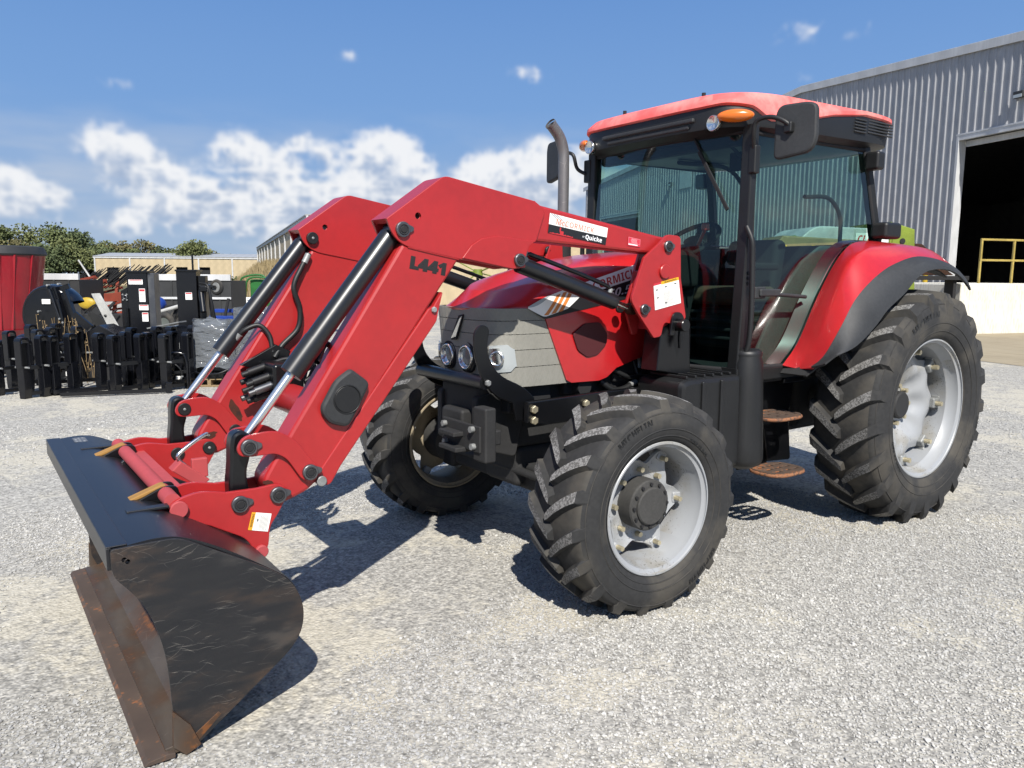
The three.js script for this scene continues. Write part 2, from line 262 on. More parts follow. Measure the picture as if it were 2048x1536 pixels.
function slabFrom(grid, th, flip = 1) {             // a sheet of points (rows x cols) given a thickness along its normals
  const R = grid.length, Cn = grid[0].length, g0 = new THREE.BufferGeometry(), pos = [], idx = [];
  for (const r of grid) for (const p of r) pos.push(...p);
  for (let i = 0; i < R - 1; i++) for (let j = 0; j < Cn - 1; j++) { const a = i * Cn + j, b = a + 1, c = a + Cn, d = c + 1; idx.push(a, c, b, b, c, d); }
  g0.setAttribute('position', new THREE.Float32BufferAttribute(pos, 3)); g0.setIndex(idx); g0.computeVertexNormals();
  const nn = g0.attributes.normal, N = R * Cn, pos2 = pos.slice(), id2 = idx.slice();
  for (let i = 0; i < N; i++) pos2.push(pos[i * 3] - nn.getX(i) * th * flip, pos[i * 3 + 1] - nn.getY(i) * th * flip, pos[i * 3 + 2] - nn.getZ(i) * th * flip);
  for (let k = 0; k < idx.length; k += 3) id2.push(idx[k] + N, idx[k + 2] + N, idx[k + 1] + N);
  const edge = []; for (let j = 0; j < Cn - 1; j++) edge.push([j, j + 1], [(R - 1) * Cn + j + 1, (R - 1) * Cn + j]); for (let i = 0; i < R - 1; i++) edge.push([(i + 1) * Cn, i * Cn], [i * Cn + Cn - 1, (i + 1) * Cn + Cn - 1]);
  for (const [a, b] of edge) id2.push(a, b, a + N, b, b + N, a + N);
  const g = new THREE.BufferGeometry(); g.setAttribute('position', new THREE.Float32BufferAttribute(pos2, 3)); g.setIndex(id2); g.computeVertexNormals(); return toCreasedNormals(g, .7);
}
function print(w, h, draw) {                        // flat print on a sticker
  const c = document.createElement('canvas'); c.width = w; c.height = h; draw(c.getContext('2d'), w, h); const t = new THREE.CanvasTexture(c); t.colorSpace = THREE.SRGBColorSpace; t.magFilter = THREE.LinearFilter; return std({ map: t, roughness: .5 });
}
function decal(name, quad, mat, parent, label) {    // four corners, top left, top right, bottom right, bottom left: a thin sticker with uv 0..1
  const n = 10, pos = [], uv = [], idx = [], [a, b, c, d] = quad.map((q) => V(...q));
  for (let j = 0; j <= n; j++) for (let i = 0; i <= n; i++) { const u = i / n, v = j / n; const p = a.clone().multiplyScalar((1 - u) * (1 - v)).addScaledVector(b, u * (1 - v)).addScaledVector(c, u * v).addScaledVector(d, (1 - u) * v); pos.push(p.x, p.y, p.z); uv.push(u, 1 - v); }
  for (let j = 0; j < n; j++) for (let i = 0; i < n; i++) { const k = j * (n + 1) + i; idx.push(k, k + n + 1, k + 1, k + 1, k + n + 1, k + n + 2); }
  const g = new THREE.BufferGeometry(); g.setAttribute('position', new THREE.Float32BufferAttribute(pos, 3)); g.setAttribute('uv', new THREE.Float32BufferAttribute(uv, 2)); g.setIndex(idx); g.computeVertexNormals(); g.userData.keepUV = true;
  return put(name, g, mat, parent, label);
}
const zs = (s, a, b) => s > 0 ? [a, b] : [-b, -a];

const each = (name, geos, mat, parent, label) => geos.map((g) => put(name, g, mat, parent, label));
// ---------------------------------------------------------------- curves and surfaces used by the tractor
const along = (pts, n) => { const c = new THREE.CatmullRomCurve3(pts.map((p) => V(p[0], p[1], p[2] ?? 0)), false, 'centripetal'); return c.getSpacedPoints(n - 1).map((p) => [p.x, p.y, p.z]); };
function interp(tab, x) { if (x <= tab[0][0]) return tab[0][1]; for (let i = 1; i < tab.length; i++) if (x <= tab[i][0]) { const [a, b] = [tab[i - 1], tab[i]]; return a[1] + (b[1] - a[1]) * (x - a[0]) / (b[0] - a[0]); } return tab[tab.length - 1][1]; }
function patch(n, m, fn, uv01 = false) {            // a sheet n x m from fn(u,v)
  const pos = [], uv = [], idx = [];
  for (let j = 0; j <= m; j++) for (let i = 0; i <= n; i++) { pos.push(...fn(i / n, j / m)); uv.push(i / n, 1 - j / m); }
  for (let j = 0; j < m; j++) for (let i = 0; i < n; i++) { const k = j * (n + 1) + i; idx.push(k, k + n + 1, k + 1, k + 1, k + n + 1, k + n + 2); }
  const g = new THREE.BufferGeometry(); g.setAttribute('position', new THREE.Float32BufferAttribute(pos, 3)); g.setAttribute('uv', new THREE.Float32BufferAttribute(uv, 2)); g.setIndex(idx); g.computeVertexNormals(); if (uv01) g.userData.keepUV = true; return g;
}
const grid = (n, m, fn) => { const r = []; for (let j = 0; j <= m; j++) { const q = []; for (let i = 0; i <= n; i++) q.push(fn(i / n, j / m)); r.push(q); } return r; };

// ---------------------------------------------------------------- wheels
const font = await new FontLoader().loadAsync('fonts/droid/droid_sans_bold.typeface.json');
function tyreGeos(R, prof, hw, lugs, lugH, dir, wob) {
  const full = [...prof.map(([r, z]) => [r, z]), ...prof.slice(0, -1).reverse().map(([r, z]) => [r, -z])];
  const carc = lathe(full, 96); const rc = (z) => { const a = Math.abs(z); const t = prof.slice().reverse(); for (let i = 1; i < t.length; i++) if (a <= t[i][1]) { const f = (a - t[i - 1][1]) / (t[i][1] - t[i - 1][1]); return t[i - 1][0] + (t[i][0] - t[i - 1][0]) * f; } return t[t.length - 1][0]; };
  const side = [], tops = []; let top = [];
  const quad = (arr, a, b, c, d) => arr.push(...a, ...b, ...c, ...a, ...c, ...d);
  for (const s of [-1, 1]) for (let k = 0; k < lugs; k++) {
    const a0 = (k + (s > 0 ? .5 : 0)) / lugs * Math.PI * 2 + (rnd() - .5) * wob, N = 9, rows = [];
    for (let i = 0; i <= N; i++) {
      const u = i / N; let w, rt, rb, hwid, hb;
      const lag = dir * (hw * 1.12 * (u - .22 * u * u)) / R;
      if (i < N) { w = (-.05 + u * 1.16) * hw; rt = R - .018 * (w / hw) * (w / hw) - (u > .85 ? (u - .85) * .05 : 0); }
      else { w = hw * 1.125; rt = R - .082; }
      rb = Math.min(rc(w) - .006, rt); hwid = (.021 + .007 * u) * Math.sqrt(R / .5545); hb = hwid + .017;
      if (i === 0) { hwid *= .7; hb *= .9; }
      const A = a0 - lag, P = (r, t) => [r * Math.cos(A + t / R), r * Math.sin(A + t / R), s * w];
      rows.push([P(rb, -hb), P(rt, -hwid), P(rt, hwid), P(rb, hb)]);
    }
    const o = s > 0;
    for (let i = 0; i < N; i++) { const a = rows[i], b = rows[i + 1]; const q = (arr, p1, p2, p3, p4) => o ? quad(arr, p1, p2, p3, p4) : quad(arr, p4, p3, p2, p1); q(side, a[0], a[1], b[1], b[0]); q(i < N - 1 ? top : side, a[1], a[2], b[2], b[1]); q(side, a[2], a[3], b[3], b[2]); }
    tops.push(top); top = []; const a = rows[0], e = rows[N]; o ? quad(side, a[3], a[2], a[1], a[0]) : quad(side, a[0], a[1], a[2], a[3]); o ? quad(side, e[0], e[1], e[2], e[3]) : quad(side, e[3], e[2], e[1], e[0]);
  }
  const mk = (arr) => { const g = new THREE.BufferGeometry(); g.setAttribute('position', new THREE.Float32BufferAttribute(arr, 3)); g.computeVertexNormals(); return g; };
  // ridges moulded into the sidewall
  const rings = [.22, .42, .88].map((t) => { const r = prof[0][0] + (R - .06 - prof[0][0]) * t; return [r, rc2(prof, r)]; });
  const ridge = rings.flatMap(([r, z]) => [-1, 1].map((s) => { const g = new THREE.TorusGeometry(r, .0035, 6, 90); g.translate(0, 0, s * z); return g; }));
  return { carc, side: mk(side), tops: tops.map(mk), ridge };
}
function rc2(prof, r) { for (let i = 1; i < prof.length; i++) if (r <= prof[i][0]) { const [a, b] = [prof[i - 1], prof[i]]; return a[1] + (b[1] - a[1]) * (r - a[0]) / (b[0] - a[0]); } return 0; }
function lettering(word, r, prof, start, size, spread) {
  const out = []; let a = start;
  for (const ch of word) { if (ch === ' ') { a -= size * .4 / r; continue; } const g = new TextGeometry(ch, { font, size, depth: .003, curveSegments: 3 }); g.computeBoundingBox(); const w = g.boundingBox.max.x - g.boundingBox.min.x; g.translate(-w / 2, -size / 2, 0); const z = rc2(prof, r) - .001; a -= (w / 2 + size * spread) / r; g.rotateZ(a - Math.PI / 2); g.translate(Math.cos(a) * r, Math.sin(a) * r, z); a -= (w / 2) / r; out.push(g); }
  return out;
}
const profF = [[.326, .150], [.333, .172], [.352, .190], [.385, .203], [.425, .206], [.462, .199], [.495, .184], [.510, .160], [.517, .10], [.520, 0]];
const profR = [[.468, .170], [.477, .196], [.505, .216], [.55, .230], [.605, .234], [.66, .226], [.705, .208], [.735, .180], [.748, .10], [.752, 0]];
function rimLathe(r, hw, wellR, wellZ) { const o = [[r + .010, hw + .004], [r + .014, hw], [r + .010, hw - .008], [r - .008, hw - .016], [r - .012, hw - .05], [wellR, wellZ], [wellR, -wellZ], [r - .012, -hw + .05], [r - .008, -hw + .016], [r + .010, -hw + .008], [r + .014, -hw], [r + .010, -hw - .004]]; const i = o.map(([a, z]) => [a - .009, z]).reverse(); return toCreasedNormals(lathe([...o, ...i, o[0]], 96), .5); }
function boltRing(n, r, z, br, h, a0 = 0) { const out = []; for (let k = 0; k < n; k++) { const a = a0 + k / n * Math.PI * 2; const g = new THREE.CylinderGeometry(br, br, h, 6); g.rotateX(Math.PI / 2); g.translate(Math.cos(a) * r, Math.sin(a) * r, z); out.push(g); } return out; }
function frontWheel(parent, z, steer, right) {
  const w = sub('front_wheel', parent, [0, .517, z]); w.rotation.y = steer + (right ? Math.PI : 0);
  const t = tyreGeos(.5545, profF, .175, 19, .036, right ? -1 : 1, .02);
  const ty = put('tyre', [t.carc, t.side, ...t.ridge], M.rubber, w); ty.userData.label = 'ribbed black tractor tyre with angled lugs';
  each('lug_face', t.tops, M.lugTop, w);
  put('lettering', [...lettering('MICHELIN', .445, profF, 2.3, .034, .16), ...lettering('MICHELIN', .445, profF, -.6, .034, .16), ...lettering('420/70 R24', .372, profF, 1.1, .02, .14)], M.blackSat, w);
  put('rim', rimLathe(.318, .178, .290, .085), right ? M.rimDusty : M.rim, w);
  const lobe = (a) => .232 + .040 * Math.cos(6 * a + .4) + .012 * Math.cos(12 * a);
  const g = grid(96, 4, (u, v) => { const a = u * Math.PI * 2, r = .10 + (lobe(a) - .10) * v; return [Math.cos(a) * r, Math.sin(a) * r, .012 + .02 * v * v]; });
  put('wheel_disc', slabFrom(g, .014), right ? M.rimDusty : M.rim, w);
  const clamps = []; for (let k = 0; k < 6; k++) { const a = -.4 / 6 + k / 6 * Math.PI * 2; const b = box(.07, .055, .05, .268, 0, .01, .008); b.rotateZ(a); clamps.push(b); } each('clamp', clamps, M.rim, w);
  each('wheel_bolt', [...boltRing(6, .248, .05, .013, .045, -.4 / 6), ...boltRing(8, .165, .036, .014, .03)], M.zinc, w);
  put('hub', toCreasedNormals(lathe([[0, .128], [.088, .128], [.094, .122], [.094, .112], [.122, .108], [.128, .100], [.128, .0], [.15, -.02], [.15, -.2], [0, -.2]], 48), .5), M.hub, w);
  each('hub_bolt', boltRing(12, .108, .112, .009, .014), M.dark, w);
  return w;
}
function rearWheel(parent, z, right) {
  const w = sub('rear_wheel', parent, [2.5676, .7576, z]); w.rotation.y = right ? Math.PI : 0;
  const t = tyreGeos(.795, profR, .205, 21, .043, right ? -1 : 1, .01);
  put('tyre', [t.carc, t.side, ...t.ridge], M.rubber, w, 'tall black tractor tyre with angled lugs'); each('lug_face', t.tops, M.lugTop, w);
  put('lettering', [...lettering('MICHELIN', .635, profR, 2.2, .052, .15), ...lettering('MICHELIN', .635, profR, -.15, .052, .15), ...lettering('480/70 R34', .545, profR, 3.9, .032, .14)], M.blackSat, w);
  put('rim', rimLathe(.460, .186, .425, .10), M.rim, w);
  const lobe = (a) => .372 + .030 * Math.cos(8 * a + .3);
  const g = grid(120, 8, (u, v) => { const a = u * Math.PI * 2, r = .04 + (lobe(a) - .04) * v; return [Math.cos(a) * r, Math.sin(a) * r, -.055 + .085 * sm(.25, .75, v) - .02 * sm(.8, 1, v)]; });
  put('wheel_disc', slabFrom(g, .014), M.rim, w);
  for (let k = 0; k < 8; k++) { const a = -.3 / 8 + k / 8 * Math.PI * 2; const b = [box(.085, .075, .075, .385, 0, .02, .012), box(.03, .10, .055, .42, 0, .03, .006)]; for (const q of b) q.rotateZ(a); put('clamp', b, M.galv, w); }
  each('wheel_bolt', [...boltRing(8, .372, .07, .017, .06, -.3 / 8), ...boltRing(8, .13, -.03, .016, .04)], M.zinc, w);
  put('hub', toCreasedNormals(lathe([[0, .01], [.085, .01], [.095, 0], [.095, -.06], [.16, -.08], [.16, -.3], [0, -.3]], 40), .5), M.cast, w);
  return w;
}

// ---------------------------------------------------------------- the tractor
const tractor = thing('tractor', 'red four wheel drive farm tractor with faded pink cab roof and grey grille', 'tractor');
frontWheel(tractor, .9544, -.0367, false); frontWheel(tractor, -.9544, -.0367, true);
rearWheel(tractor, .9342, false); rearWheel(tractor, -.9342, true);
// chassis, axles, engine
put('front_axle', [bx(-.10, .10, .40, .56, -.62, .62, .03), bar([0, .50, .60], [0, .50, .82], .085, .10, 20), bar([0, .50, -.60], [0, .50, -.82], .085, .10, 20), bx(-.16, .16, .42, .66, -.17, .17, .04), bx(-.09, .09, .36, .68, .66, .80, .03), bx(-.09, .09, .36, .68, -.80, -.66, .03), bar([-.14, .52, -.6], [-.14, .52, .6], .022)], M.cast, tractor);
put('chassis', [bx(-.32, .62, .66, .88, -.17, .17, .02), bx(.5, 2.75, .48, .95, -.22, .22, .03), bx(2.3, 2.85, .52, 1.0, -.30, .30, .05), bar([2.5676, .7576, -.75], [2.5676, .7576, .75], .13, .13, 24), bx(.3, 1.1, .42, .62, -.14, .14, .02)], M.cast, tractor);
put('engine', [bx(-.05, .78, .86, 1.30, -.22, .22, .03), bx(.1, .72, .95, 1.20, .2, .27, .02), bar([.2, 1.0, .27], [.2, 1.0, .33], .05), bx(-.30, .0, .88, 1.05, -.28, .28, .02), bx(.45, .95, 1.0, 1.4, -.3, .3, .02)], M.dark, tractor);
for (const [n, pts, r] of [['engine_hose', [[.34, 1.02, .30], [.44, .96, .33], [.58, .99, .33], [.70, 1.08, .30]], .020], ['engine_hose', [[.40, 1.10, .31], [.52, 1.04, .34], [.66, 1.03, .34], [.78, .98, .30]], .014], ['engine_hose', [[.30, .95, .30], [.50, .91, .33], [.75, .92, .30]], .016], ['engine_hose', [[.60, 1.15, .30], [.63, 1.0, .34], [.72, .9, .32]], .012]]) put(n, tube(pts, r), M.blackSat, tractor);
each('hose_fitting', [bar([.55, .985, .335], [.60, 1.0, .335], .018), bar([.64, 1.08, .32], [.645, 1.14, .31], .013)], M.galv, tractor);
for (const s of [1, -1]) {                          // loader subframe along both sides
  put('subframe_rail', [ext([[-.28, .855], [-.15, .83], [.30, .83], [.62, .80], [.9, .80], [.95, .98], [.22, .978], [-.275, .965]], ...zs(s, .385, .425), .006), ext([[.62, .82], [.93, .82], [.92, 1.33], [.80, 1.42], [.655, 1.35], [.60, 1.22], [.66, 1.05]], ...zs(s, .40, .47), .006, .03), bx(.62, .92, .82, 1.0, ...zs(s, .30, .42), .01)], M.black, tractor);
  each('subframe_bolt', [[-.243, .926], [-.242, .866], [.12, .925], [.18, .865], [.675, 1.038], [.656, .987]].map(([x, y], i) => disc(.022, ...zs(s, i > 3 ? .47 : .425, i > 3 ? .49 : .447), x, y, 6)), M.zinc, tractor);
}
// front hitch block and guard
put('front_support', [bx(-.44, -.22, .70, 1.04, -.20, .20, .03), bx(-.50, -.30, .66, .90, -.10, .12, .02), ext([[-.46, .70], [-.20, .62], [-.14, .86], [-.30, 1.0], [-.46, .98]], .16, .21, .006, .03), ext([[-.46, .70], [-.20, .62], [-.14, .86], [-.30, 1.0], [-.46, .98]], -.21, -.16, .006, .03)], M.cast, tractor);
put('weight_bracket', [bx(-.54, -.515, .71, .85, -.02, .36, .006), bx(-.60, -.53, .775, .80, .04, .20, .006), bx(-.60, -.53, .695, .72, .04, .22, .006), bx(-.52, -.40, .74, .82, .25, .36, .01), bx(-.53, -.46, .66, .95, .28, .40, .012)], M.cast, tractor);
each('bracket_bolt', [[.82, .02], [.72, .03], [.83, .30], [.74, .31]].map(([y, z]) => { const g = new THREE.CylinderGeometry(.018, .018, .03, 6); g.rotateZ(Math.PI / 2); g.translate(-.548, y, z); return g; }), M.galv, tractor);
for (const s of [1, -1]) put('guard_plate', ext([[-.515, 1.385, .05], [-.566, 1.352, .04], [-.566, 1.23, .05], [-.52, 1.10, .05], [-.437, 1.003, .05], [-.323, .955], [-.30, .86], [-.15, .835], [-.18, .975], [-.246, 1.035, .06], [-.405, 1.108, .06], [-.474, 1.19, .05], [-.488, 1.286, .04], [-.468, 1.355, .04]], ...zs(s, .335, .352), .004), M.black, tractor);
put('guard_bar', [bar([-.492, 1.077, -.343], [-.492, 1.077, .343], .036, .036, 24)], M.black, tractor);
each('guard_bolt', [disc(.017, .352, .372, -.489, 1.077, 6), disc(.017, -.372, -.352, -.489, 1.077, 6)], M.galv, tractor);
// hood
const hoodT = (x) => interp([[-.47, 1.452], [-.40, 1.492], [-.30, 1.540], [-.2, 1.582], [-.05, 1.640], [.1, 1.684], [.3, 1.728], [.55, 1.762], [.86, 1.788]], x);
const hoodB = (x) => interp([[-.24, 1.450], [-.13, 1.436], [-.105, 1.40], [-.08, 1.335], [.045, 1.052], [.08, 1.036], [.28, 1.034], [.34, 1.05], [.41, 1.10], [.58, 1.145], [.72, 1.17], [.86, 1.19]], x);
const hoodW = (x) => interp([[-.47, .338], [0, .352], [.4, .365], [.86, .372]], x);
const EX = .36;
const noseX = (z) => { const t = Math.min(1, Math.abs(z) / .345); return -.455 + .26 * Math.pow(t, 3.2); };
function hoodPt(x, v, off = 0) { const s = v < 0 ? -1 : 1, a = (1 - Math.abs(v)) * Math.PI / 2; const z = hoodW(x) * Math.pow(Math.cos(a), EX), y = hoodB(x) + (hoodT(x) - hoodB(x)) * Math.pow(Math.sin(a), EX); return [x, y + off * .4, s * (z + off)]; }
function hoodZ(x, y) { const t = Math.min(1, Math.max(0, (y - hoodB(x)) / (hoodT(x) - hoodB(x)))); const sn = Math.pow(t, 1 / EX); return hoodW(x) * Math.pow(Math.sqrt(Math.max(0, 1 - sn * sn)), EX); }
{
  const cols = 110, g = grid(cols, 56, (u, vv) => { const v = 2 * vv - 1; let z = hoodPt(-.3, v)[2]; const x0 = noseX(z); const x = x0 + (.84 - x0) * Math.pow(u, 1.3); const p = hoodPt(x, v); if (p[1] > 1.452) p[1] = 1.452 + (p[1] - 1.452) * Math.pow(Math.min(1, (x - x0) / .16), .62); return p; });
  put('hood', slabFrom(g, .012, 1), M.hoodRed, tractor, 'glossy red tractor hood');
}
const hoodSide = (x, y, off) => [x, y, hoodZ(x, y) + off];
M.vent = std({ color: L(.10, .012, .016), roughness: .7, map: tex(256, (x, y) => { const a = Math.sin(x * 6.283 * 24) * Math.sin(y * 6.283 * 24); return a > .1 ? 255 : 150; }, 4) });
{
  const vent = [[.075, 1.31], [.16, 1.365], [.275, 1.37], [.335, 1.30], [.325, 1.235], [.262, 1.182], [.185, 1.172], [.115, 1.215]];
  put('side_vent', [ext(vent, .357, .3665, .003, .02)], M.vent, tractor, 'dark perforated vent in the hood side');
  put('side_vent', [ext(vent, -.3665, -.357, .003, .02)], M.vent, tractor, 'dark perforated vent in the hood side');
  const dm = print(1024, 320, (c, w, h) => {          // u: along the stripe, v: across
    c.fillStyle = '#e6e6e2'; c.fillRect(0, 0, w, h); c.fillStyle = '#16171b'; c.beginPath(); c.moveTo(0, h * .96); c.lineTo(w * .34, h * .80); c.lineTo(w * .45, h * .47); c.lineTo(w, h * .42); c.lineTo(w, h); c.lineTo(0, h); c.fill(); c.fillStyle = '#9aa0a6'; c.beginPath(); c.moveTo(0, h * .5); c.lineTo(w * .2, 0); c.lineTo(0, 0); c.fill();
    c.fillStyle = '#c4773a'; for (const k of [0, 1, 2]) { c.beginPath(); const x0 = w * (.13 + k * .062); c.moveTo(x0, h * .84); c.lineTo(x0 + 120, h * .1); c.lineTo(x0 + 160, h * .1); c.lineTo(x0 + 42, h * .84); c.fill(); }
    c.fillStyle = '#b4372c'; c.font = 'bold 120px sans-serif'; c.fillText('McCORMICK', w * .44, h * .37, w * .55);
    c.fillStyle = '#c9c9cc'; c.font = 'italic bold 120px sans-serif'; c.fillText('X60.50', w * .62, h * .82, w * .36);
  });
  for (const s of [1, -1]) put('hood_decal', patch(40, 10, (u0, v) => { const u = s > 0 ? u0 : 1 - u0; const x = -.225 + .80 * u, top = interp([[-.23, 1.462], [-.12, 1.512], [.58, 1.698]], x), bot = interp([[-.23, 1.458], [-.115, 1.395], [.60, 1.52]], x); const y = top + (bot - top) * v; const p = hoodSide(x, y, .0035); return [p[0], p[1], s * p[2]]; }, true), dm, tractor, 'white and black name stripe along the hood');
}
// grille: bands around the nose, lights, badge
const grX = (y) => interp([[1.03, .10], [1.20, .02], [1.34, -.04], [1.44, -.09], [1.46, -.10]], y), grF = (y) => interp([[1.03, -.405], [1.15, -.432], [1.28, -.436], [1.45, -.447]], y);
function nose(f, y, off = 0) { const xb = grX(y), xf = grF(y), a = f * Math.PI / 2; const z = .340 * Math.sign(Math.sin(a)) * Math.pow(Math.abs(Math.sin(a)), .62), x = xb - (xb - xf) * Math.pow(Math.max(0, Math.cos(a)), .30); const e = .01, a2 = (f + e) * Math.PI / 2; const l = Math.hypot(x + .1, z * .8); return [x + off * (x + .1) / l, y, z + off * (z * .8) / l]; }
const dense = (u) => { const v = 2 * u - 1; return Math.sign(v) * (Math.abs(v) < .999999 ? 1 - Math.pow(1 - Math.abs(v), 1.6) : 1); };
M.grilleMesh = std({ color: L(.37, .36, .31), roughness: .6, map: tex(512, (x, y) => { const l = Math.sin((y + .012 * Math.sin(x * 6.283 * 6)) * 6.283 * 40); const f = fbm(x * 6, y * 6, 6, 3, 3); return cl(210 + 30 * l + 12 * (f - .5)); }, 4), bumpMap: tex(512, (x, y) => 128 + 127 * Math.sin((y + .012 * Math.sin(x * 6.283 * 6)) * 6.283 * 40), 4, false), bumpScale: .0012 });
const bands = [[1.035, 1.1408], [1.144, 1.2328], [1.236, 1.3168], [1.320, 1.3888], [1.392, 1.455]];
for (const [y0, y1] of bands) put('grille_panel', slabFrom(grid(80, 4, (u, v) => nose(dense(u), y0 + (y1 - y0) * v)), .016, -1), M.grilleMesh, tractor, 'grey mesh band of the front grille');
put('grille_backing', slabFrom(grid(50, 4, (u, v) => nose(dense(u), 1.03 + .425 * v, -.022)), .006, -1), M.dark, tractor);
for (const [z, r] of [[-.118, .062], [.075, .066]]) {
  const x = -.437, l = sub('headlight', tractor, [x, 1.182, z]);
  const rot = (g) => { g.rotateY(-Math.PI / 2); return g; };
  put('housing', rot(lathe([[r * 1.0, -.004], [r * 1.28, -.002], [r * 1.30, -.03], [r * 1.0, -.03], [r * 1.0, -.004]], 32)), M.dark, l);
  put('bezel', rot(lathe([[r * .84, .0], [r * .86, .016], [r, .016], [r * 1.04, .006], [r * 1.04, -.02], [r * .84, -.02], [r * .84, 0]], 32)), M.chrome, l);
  put('reflector', rot(lathe([[0, -.035], [r * .4, -.028], [r * .7, -.012], [r * .85, .004]], 32)), M.chrome, l);
  put('lens', rot(lathe([[0, .018], [r * .5, .015], [r * .84, .008]], 32)), M.lens, l);
}
for (const s of [1, -1]) {
  const fb = (u, v) => { const q = .30 + .22 * u; return [q * 1, 0]; };
  const pnt = (u, v, off) => { const f = .42 + .395 * u, y = (1.258 - .145 * v) - (v > .5 ? 0 : 0) + .01 * u; const p = nose(f, y, off); return [p[0], p[1], s * p[2]]; };
  const inset = (u, v) => [u, v];
  put('light_panel', slabFrom(grid(30, 10, (u, v) => { const e = .18 * sm(.75, 1, u); return pnt(u, e + v * (1 - 2 * e), .007); }), .006, s), M.silver, tractor, 'smooth silver panel around the corner light');
  const l = sub('corner_light', tractor);
  put('reflector', slabFrom(grid(16, 8, (u, v) => pnt(.0 + .46 * u, .10 + (.80 - .25 * u) * v, .012)), .004, s), M.chrome, l);
  put('lens', patch(16, 8, (u, v) => pnt(.0 + .46 * u, .10 + (.80 - .25 * u) * v, .02)), M.lens, l);
  const c = nose(.55, 1.19, .016); put('bulb_ring', (() => { const g = new THREE.TorusGeometry(.036, .006, 8, 28); g.rotateY(-Math.PI / 3.2 * s); g.translate(c[0], c[1], s * c[2]); return g; })(), M.chrome, l);
}
{
  const b = sub('badge', tractor, [-.447, 1.338, 0]); b.scale.set(1, 1.25, 1.25);
  const rot = (g) => { g.rotateY(-Math.PI / 2); return g; };
  put('badge_plate', rot(ext([[-.052, -.055], [-.008, -.05], [.045, .05], [.052, .065], [.012, .058], [-.045, -.03]], -.004, .006, .002, .006)), M.dark, b);
  put('badge_stripe', [0, 1, 2].map((k) => rot(ext([[-.046 + k * .014, -.046 + k * .004], [-.034 + k * .014, -.045 + k * .004], [.034 + k * .006, .048 + k * .004], [.026 + k * .006, .044 + k * .004]], .006, .011, .001))), M.chrome, b);
}
// exhaust
put('exhaust_pipe', [tube([[.70, 1.70, -.5], [.70, 2.0, -.5], [.70, 2.36, -.5], [.695, 2.46, -.5], [.66, 2.545, -.5], [.59, 2.615, -.5]], .037, 40, 20), tube([[.59, 2.615, -.5], [.579, 2.623, -.5]], .039, 2, 20)], M.exhaust, tractor, 'grey steel exhaust stack with bent tip');
put('exhaust_shield', [bar([.70, 1.40, -.5], [.70, 1.84, -.5], .062, .058, 20)], M.dark, tractor);
